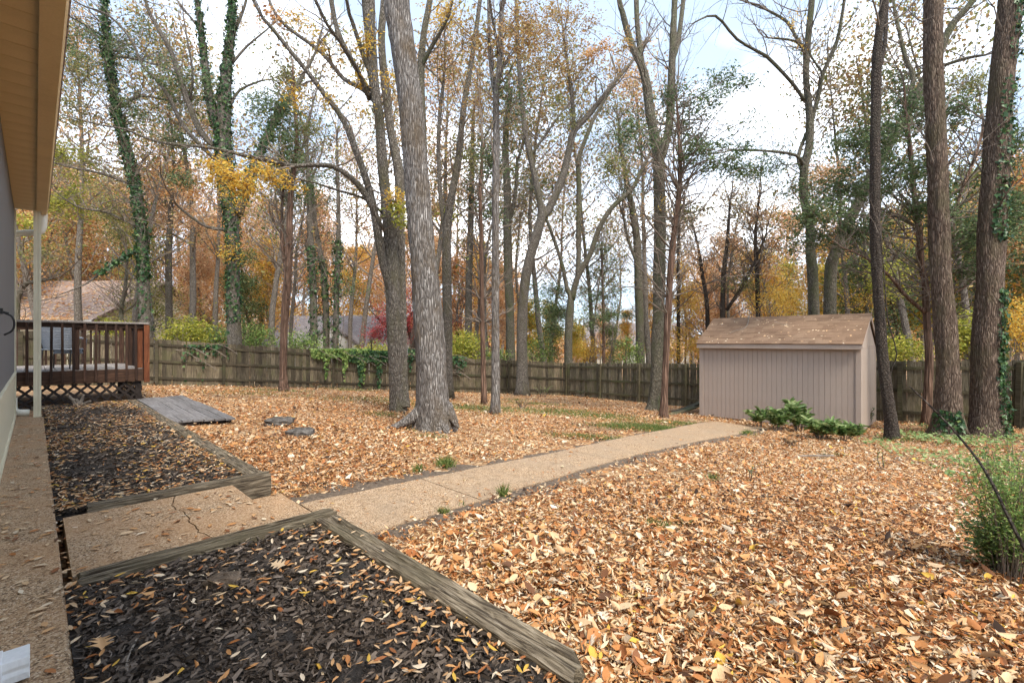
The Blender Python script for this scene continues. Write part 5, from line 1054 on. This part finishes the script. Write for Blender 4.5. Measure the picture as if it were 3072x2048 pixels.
tree('young_tree', 'thin dark straight stem beyond the fence left of the shed', [([(2036,1085,14),(2035,900,11),(2036,700,9),(2045,520,6)],0)], 'bark_dark', Y=27, seed=31, bare=40, bare_len=(.8,2.4), clumps=[(2060,900,70,60,520,'gold'),(2050,1010,90,50,700,'gold'),(2090,800,60,60,320,'orange')])
tree('young_tree', 'dark branching stem above the left end of the shed roof', [([(2124,1060,16),(2122,930,14),(2108,830,12),(2098,760,9),(2080,680,6)],0)], 'bark_dark', Y=24, seed=32, bare=70, bare_len=(.8,2.6), clumps=[(2100,760,80,70,320,'peach')])
tree('young_tree', 'dark forked stem above the middle of the shed roof', [([(2170,1060,20),(2168,930,18),(2172,820,15),(2184,700,11),(2190,600,6)],0),([(2180,930,12),(2225,860,11),(2262,790,9),(2300,700,5)],-.4)], 'bark_dark', Y=23, seed=33, bare=90, bare_len=(.8,2.6), clumps=[(2190,720,90,70,360,'peach'),(2230,840,80,50,420,'olive')])
tree('young_tree', 'dark upright stem right of the middle above the shed roof', [([(2276,1060,18),(2274,930,16),(2270,800,14),(2266,700,11),(2280,580,6)],0)], 'bark_dark', Y=23.5, seed=34, bare=90, bare_len=(.8,2.6), clumps=[(2310,760,80,80,700,'orange'),(2330,880,90,50,800,'gold'),(2280,640,60,60,320,'peach')])
tree('young_tree', 'thin grey stem behind the right end of the shed roof', [([(2602,1060,16),(2601,900,13),(2596,760,11),(2590,620,7)],0)], 'bark_moss', Y=17, seed=35, bare=40, bare_len=(.6,1.8), clumps=[(2640,820,90,90,700,'yellowgreen'),(2560,800,70,60,420,'cedar'),(2580,900,80,40,420,'gold')])
tree('maple_tree', 'deep red leaved maple before the grey neighbour roof', [([(1190,1080,24),(1188,1010,20),(1180,960,14),(1170,920,8)],0),([(1190,1010,12),(1230,950,9),(1260,900,5)],.3),([(1186,1000,10),(1150,970,7),(1120,940,4)],-.3)], 'bark_dark', Y=30, seed=36, bare=16, bare_len=(.6,1.4),
  clumps=[(1180,950,70,55,2200,'red'),(1140,990,60,40,1300,'red'),(1230,900,60,60,1100,'red'),(1250,960,60,50,900,'red'),(1110,1010,30,30,300,'red'),(1190,1010,60,30,700,'red')])
tree('maple_tree', 'low orange red maple showing right of the huge pale trunk', [([(1375,1060,16),(1372,1000,12),(1370,960,8)],0)], 'bark_dark', Y=31, seed=37, bare=10, bare_len=(.5,1.2), clumps=[(1372,970,45,25,500,'red'),(1360,990,40,25,300,'orange')])
tree('crooked_tree', 'crooked trunk bending over in front of the brown neighbour roof', [([(52,1000,26),(50,930,24),(58,880,22),(80,850,20),(110,845,16),(160,835,9)],0)], 'bark_moss', Y=20, seed=38, bare=40, bare_len=(.8,2.2), clumps=[(110,760,70,50,420,'olive'),(90,680,60,50,420,'yellowgreen')])
tree('crooked_tree', 'small crooked trunk left of the ivy clad deck tree', [([(362,1000,18),(364,930,16),(374,880,14),(380,800,8)],0),([(365,940,9),(400,915,8),(430,880,5)],.2)], 'bark_moss', Y=20, seed=39, bare=40, bare_len=(.8,2.0), clumps=[(360,700,60,50,320,'olive')])

# --- bushes beyond the fences
def bush(px, ybase, rx, ry, Y, n, key, label, seed, name='bush'):
    rng = np.random.RandomState(seed+500); c = pix(px,ybase,Y); gz = g1(c.x,c.y); b = Vector((c.x,c.y,gz)); root = tag(empty(name, b), label, 'bush'); ax, az = rx/FPX*Y, ry/FPX*Y
    S, P = clump_pts(rng, c, ax, ax*.6, az, n, 14, .2); P[:,2] = np.maximum(P[:,2], gz+.05); add('foliage', leaf_mesh('foliage', [leaves_at(rng,P,key,Y)], b), MATS[key], root)['kind'] = 'stuff'
    m = MB()
    for k in range(min(26,len(S))): to_clump(rng, b+Vector((rng.randn()*.2,rng.randn()*.2,0)), Vector(S[k]), .018, m, .02)
    m.build('stems', MATS['twig'], root, b); return root
bush(560,1000,75,50,19.5,2400,'yellowgreen','bright yellow green bush above the fence left of the second ivy tree',1)
bush(770,1010,60,45,23,1500,'bush','green bush above the fence between second ivy tree and thin cedar',2)
bush(640,1015,60,40,20.5,1400,'bush','leafy green bush above the fence behind the second ivy trunk',12)
bush(900,1030,70,40,24,1500,'bush','grey green bush over the fence before the grey roof',3)
bush(1120,1060,110,28,23.5,1600,'yellowgreen','pale green bush topping the fence under the bird feeder',4)
bush(1385,1050,70,60,23.2,2600,'yellowgreen','large lime green bush above the fence right of the huge pale trunk',5)
bush(1480,1070,50,25,24.5,800,'bush','low green bush above the fence behind the mottled thin trunk',6)
bush(1615,1060,50,50,25,1300,'bush','green bush above the fence between the crooked V tree and the forked pale tree',7)
bush(1890,1055,40,55,24.6,1100,'bush','rounded green bush against the straight grey trunk beyond the fence',8)
bush(1760,1050,70,50,27,1500,'gold','golden leaved bush beyond the fence corner',9)
bush(2050,1060,60,45,25,1100,'gold','golden leaved bush above the fence just left of the shed',10)
bush(2690,1050,80,40,15.5,1300,'yellowgreen','yellow green undergrowth above the fence right of the shed',11)
bush(2900,1000,70,70,13.8,1700,'yellowgreen','yellow green undergrowth seen between the two wide trunks',13)
bush(3050,980,50,90,13.0,1600,'gold','golden undergrowth at the right edge beyond the fence',14)
bush(330,985,50,30,18.5,900,'yellowgreen','bright green bush beyond the deck railing by the deck tree',15)
bush(2380,905,120,50,21,1900,'gold','yellow orange foliage bush rising over the shed roof',16)
# ------------------------------------------------------------------ woods behind: a few kinds, copied
def wood_tree(seed, h, r0, keys, nleaf, crown0=.28, spread=.24, bark='bark_wood'):
    rng = np.random.RandomState(seed+900); P = [Vector((0,0,-.2))]; d = Vector((0,0,1))
    for i in range(9): d = (d+Vector(rng.randn(3))*.07+Vector((0,0,.12))).normalized(); P.append(P[-1]+d*h/9)
    R_ = [r0*(1-.85*i/9) for i in range(10)]; m = MB(); m.tube(P, R_, 8, .08, rng, .3); tm = m.mesh('trunk'); m = MB(); tips = []; ends = []
    for k in range(34):
        t_ = crown0+(1-crown0)*rng.rand()**.9; i = min(8,int(t_*9)); p = P[i].lerp(P[i+1], t_*9-i); a = rng.rand()*6.283; L = h*spread*(1.15-.75*t_)*(.6+.6*rng.rand())
        branch(rng, p, Vector((math.cos(a),math.sin(a),.45+.5*rng.rand())), L, R_[i]*.42, m, tips, 1, .10, .3, 4, 3, ends)
    bm = m.mesh('branches'); out = [('trunk',tm,bark,True),('branches',bm,'twig_pale',False)]
    for key, sh in keys:
        n = int(nleaf*sh); i = rng.randint(0,len(tips),n); Pn = np.array([tuple(tips[j][0]) for j in i])+rng.randn(n,3)*np.array([[.32,.32,.22]])*(h/10)*(1.6 if key in ('cedar','olive') else 1); k, L0, W0 = LEAFK[key]
        D = rdir(n,rng); N = rdir(n,rng); L = .15*(.6+.8*rng.rand(n)); V_, F_ = leaf_arrays(Pn, D, N, L, L*.55, 'rhomb'); out.append(('crown', leaf_mesh('crown', [(V_,F_,rng.rand(n))]), key, False))
    return out
KINDS_ = {
 'orange': [wood_tree(1,12,.16,[('orange',1)],10000), wood_tree(2,14,.18,[('orange',.6),('peach',.4)],10000), wood_tree(3,10,.12,[('peach',1)],9000)],
 'gold': [wood_tree(4,11,.13,[('gold',.7),('orange',.3)],9500), wood_tree(5,9,.10,[('gold',.5),('yellowgreen',.5)],9000)],
 'green': [wood_tree(6,10,.13,[('cedar',.7),('olive',.3)],9500,.15,.2,'bark_cedar'), wood_tree(7,13,.16,[('olive',.6),('yellowgreen',.4)],9000)],
 'bare': [wood_tree(8,16,.17,[('tan',.7),('olive',.3)],5200,.35,.28,'bark_wood'), wood_tree(9,18,.2,[('peach',.6),('tan',.4)],5200,.4,.26,'bark_wood'), wood_tree(10,15,.15,[('tan',.5),('olive',.5)],3600,.3,.3,'bark_wood')],
}
LBL = {'orange':'orange leaved tree in the woods beyond the fence','gold':'golden leaved tree in the woods beyond the fence','green':'dark evergreen tree in the woods beyond the fence','bare':'nearly bare grey tree in the woods beyond the fence'}
ANCH = ((-20,'left of the porch post'),(150,'behind the porch post'),(330,'over the brown neighbour roof'),(480,'behind the ivy clad deck tree'),(640,'between the two ivy clad trees'),(790,'just right of the second ivy clad tree'),(920,'behind the thin shaggy cedar'),(1060,'behind the three ivy wrapped trunks'),(1220,'above the red maple'),(1400,'behind the huge pale trunk'),(1540,'behind the mottled thin trunk'),(1680,'behind the crooked V tree'),(1800,'behind the forked pale tree'),(1930,'behind the straight grey trunk'),(2050,'behind the tall brown trunk'),(2200,'above the left end of the shed'),(2350,'above the middle of the shed'),(2520,'above the right half of the shed'),(2660,'behind the dark slim trunk'),(2800,'left of the wide furrowed trunk'),(2920,'between the two wide trunks'),(3050,'behind the thickest trunk'),(9999,'past the right edge trunk'))
def anchor(px): return next(t for x,t in ANCH if px < x)
LOOK = {'orange':'orange leaved','gold':'golden leaved','green':'green leaved','bare':'nearly bare grey'}
def wood_label(px, Y, kind):
    same = sorted(a[1] for a in _place if a[2] == kind and anchor(a[0]) == anchor(px)); n = len(same); i = same.index(Y)
    q = '' if n == 1 else ('nearer ','farther ')[i] if n == 2 else ('nearest ','middle ','farthest ')[i] if n == 3 else ('nearest ','second nearest ','third nearest ','farthest ')[min(i,3)]
    return q+LOOK[kind]+' woodland tree '+anchor(px)
def place(px, Y, kind, k=0, s=1.0, rz=None):
    rr = random.Random(int(px*7+Y*13)); x = (px-1536)/FPX*Y; root = tag(empty('woodland_tree', (x,Y,float(clampG([x],[Y])[0])), rr.random()*6.28 if rz is None else rz), wood_label(px,Y,kind), 'tree', kind+' trees in the woods'); root.scale = (s,s,s*rr.uniform(.92,1.1))
    for nm, me, mt, sm in KINDS_[kind][k % len(KINDS_[kind])]:
        if not me.materials: me.materials.append(MATS[mt]); 
        if sm and not me.polygons[0].use_smooth: me.polygons.foreach_set('use_smooth', np.ones(len(me.polygons),bool))
        o = bpy.data.objects.new(nm, me); COL.objects.link(o); o.parent = root
        if nm != 'trunk': o['kind'] = 'stuff'
_place = [
 # px, distance, kind, variant, size
 (90,36,'gold',1,1.0),(190,40,'orange',1,1.0),(300,38,'orange',0,1.05),(400,42,'orange',2,1.2),(250,40,'green',1,1.2),(130,39,'green',1,1.15),
 (480,36,'orange',1,.95),(560,40,'orange',0,1.1),(610,32,'orange',2,.95),(680,44,'orange',1,1.1),(740,36,'orange',0,.95),(790,46,'orange',2,1.3),
 (820,33,'gold',0,.9),(900,48,'orange',0,1.2),(960,52,'orange',1,1.2),(1040,48,'gold',0,1.2),(1100,54,'orange',2,1.5),(1160,47,'orange',0,1.15),
 (1240,50,'orange',1,1.2),(1310,40,'orange',2,1.1),(1390,38,'orange',0,.9),(1440,46,'gold',0,1.1),(1480,36,'orange',2,.9),(1540,44,'orange',0,.95),(1600,36,'gold',1,.75),
 (1660,50,'gold',1,.8),(1730,40,'gold',1,.6),(1800,56,'orange',2,.7),(1870,42,'gold',0,.55),(1960,40,'gold',0,.75),(2060,34,'gold',0,.75),(2110,40,'orange',0,.8),
 (2160,33,'orange',2,.9),(2230,38,'orange',1,.8),(2300,30,'gold',0,.85),(2370,34,'gold',1,1.0),(2440,32,'gold',0,.9),(2530,28,'gold',1,.95),(2600,30,'orange',0,.85),
 (2680,26,'gold',1,1.0),(2760,30,'gold',0,1.0),(2830,24,'gold',1,1.0),(2900,27,'green',1,.9),(2960,23,'gold',0,1.0),(3030,25,'gold',1,1.1),(3080,21,'orange',0,.9),(3160,22,'gold',0,1.0),
 (2560,22,'green',0,.75),(2720,20,'green',0,.8),(2980,19,'green',0,.85),(3120,18,'green',0,.9),(1640,30,'green',0,.62),(1850,33,'green',0,.5),(770,31,'green',0,.8),
 (650,28,'bare',1,.9),(770,34,'bare',0,1.0),(880,30,'bare',2,1.0),(1050,36,'bare',1,1.0),(1230,33,'bare',0,1.0),(1430,30,'bare',2,1.0),(1580,38,'bare',0,1.1),(1650,34,'bare',1,.9),(1770,36,'bare',2,.8),(1830,44,'bare',0,.9),(2000,32,'bare',2,.8),(2080,38,'bare',1,.8),(2200,30,'bare',0,.75),(2330,28,'bare',2,.8),
 (240,34,'bare',0,1.0),(380,32,'bare',1,.95),(120,33,'bare',2,.9),(1350,44,'bare',1,1.1),(1500,50,'bare',0,1.2),(2480,36,'bare',1,.9),(20,30,'orange',0,.95),(-60,28,'gold',1,1.0),
 (560,24.5,'bare',0,1.15),(820,25.5,'bare',2,1.25),(1085,33,'bare',0,1.25),(1290,28,'bare',1,1.2),(1465,28,'bare',2,1.3),(1640,27.5,'bare',0,1.2),(1785,28,'bare',2,1.1),(1950,26,'bare',1,1.0),(2560,20,'bare',2,.95),(2740,18,'bare',0,.9),(2915,17,'bare',2,.95),(400,22,'bare',2,1.05),(240,22,'bare',1,.9),(130,24,'bare',0,1.0),
 (340,46,'orange',1,1.35),(440,50,'orange',0,1.5),(540,47,'orange',1,1.3),(640,50,'orange',2,1.6),(720,52,'orange',0,1.4),(860,56,'orange',1,1.3),(1000,60,'orange',0,1.4),(1200,58,'orange',1,1.3),(1290,52,'gold',0,1.3),(1420,56,'orange',0,1.2),(1555,58,'orange',2,1.2),(210,46,'gold',0,1.3),(110,44,'orange',0,1.3),(2150,46,'orange',0,.95),(2280,44,'gold',0,1.0),(2400,42,'orange',1,1.0),(2650,36,'gold',0,1.1),(2790,38,'orange',0,1.2),(2930,34,'gold',1,1.3),(3060,33,'gold',0,1.3),(470,26,'green',1,.7),
]
for a in _place: place(*a)
# the far wood that reads as one mass
def far_wood():
    rng = np.random.RandomState(77); ch = {}; m = MB()
    for k in range(300):
        px = rng.uniform(-350,3450); Y = rng.uniform(58,92); x = (px-1536)/FPX*Y; g = float(clampG([x],[Y])[0]); h = rng.uniform(5,9)*(1.0 if px < 1450 else .62 if px < 2150 else .95)*(Y/70)
        m.tube([(x,Y,g-.3),(x+rng.randn()*.3,Y,g+h*.6),(x+rng.randn()*.6,Y,g+h*1.15)], [.16,.11,.03], 4, cap=False)
        key = ('orange','peach','gold','tan','olive')[rng.choice(5, p=(.32,.24,.2,.12,.12))]; n = 300; P = rdir(n,rng)*(rng.rand(n,1)**.5)*np.array([[h*.34,h*.34,h*.48]])+np.array([[x,Y,g+h*.58]])
        D = rdir(n,rng); N = rdir(n,rng); L = .42*(.6+.8*rng.rand(n)); V_, F_ = leaf_arrays(P, D, N, L, L*.6, 'rhomb'); ch.setdefault(key,[]).append((V_,F_,rng.rand(n)))
    root = tag(empty('far_woods', (0,70,-2)), 'distant autumn woods closing the view behind the yard', 'woods', kind='stuff')
    m.build('trunks', MATS['twig_pale'], root)['kind'] = 'stuff'
    for key, c in ch.items(): add('crown', leaf_mesh('crown', c, (0,70,-2)), MATS[key], root)['kind'] = 'stuff'
far_wood()
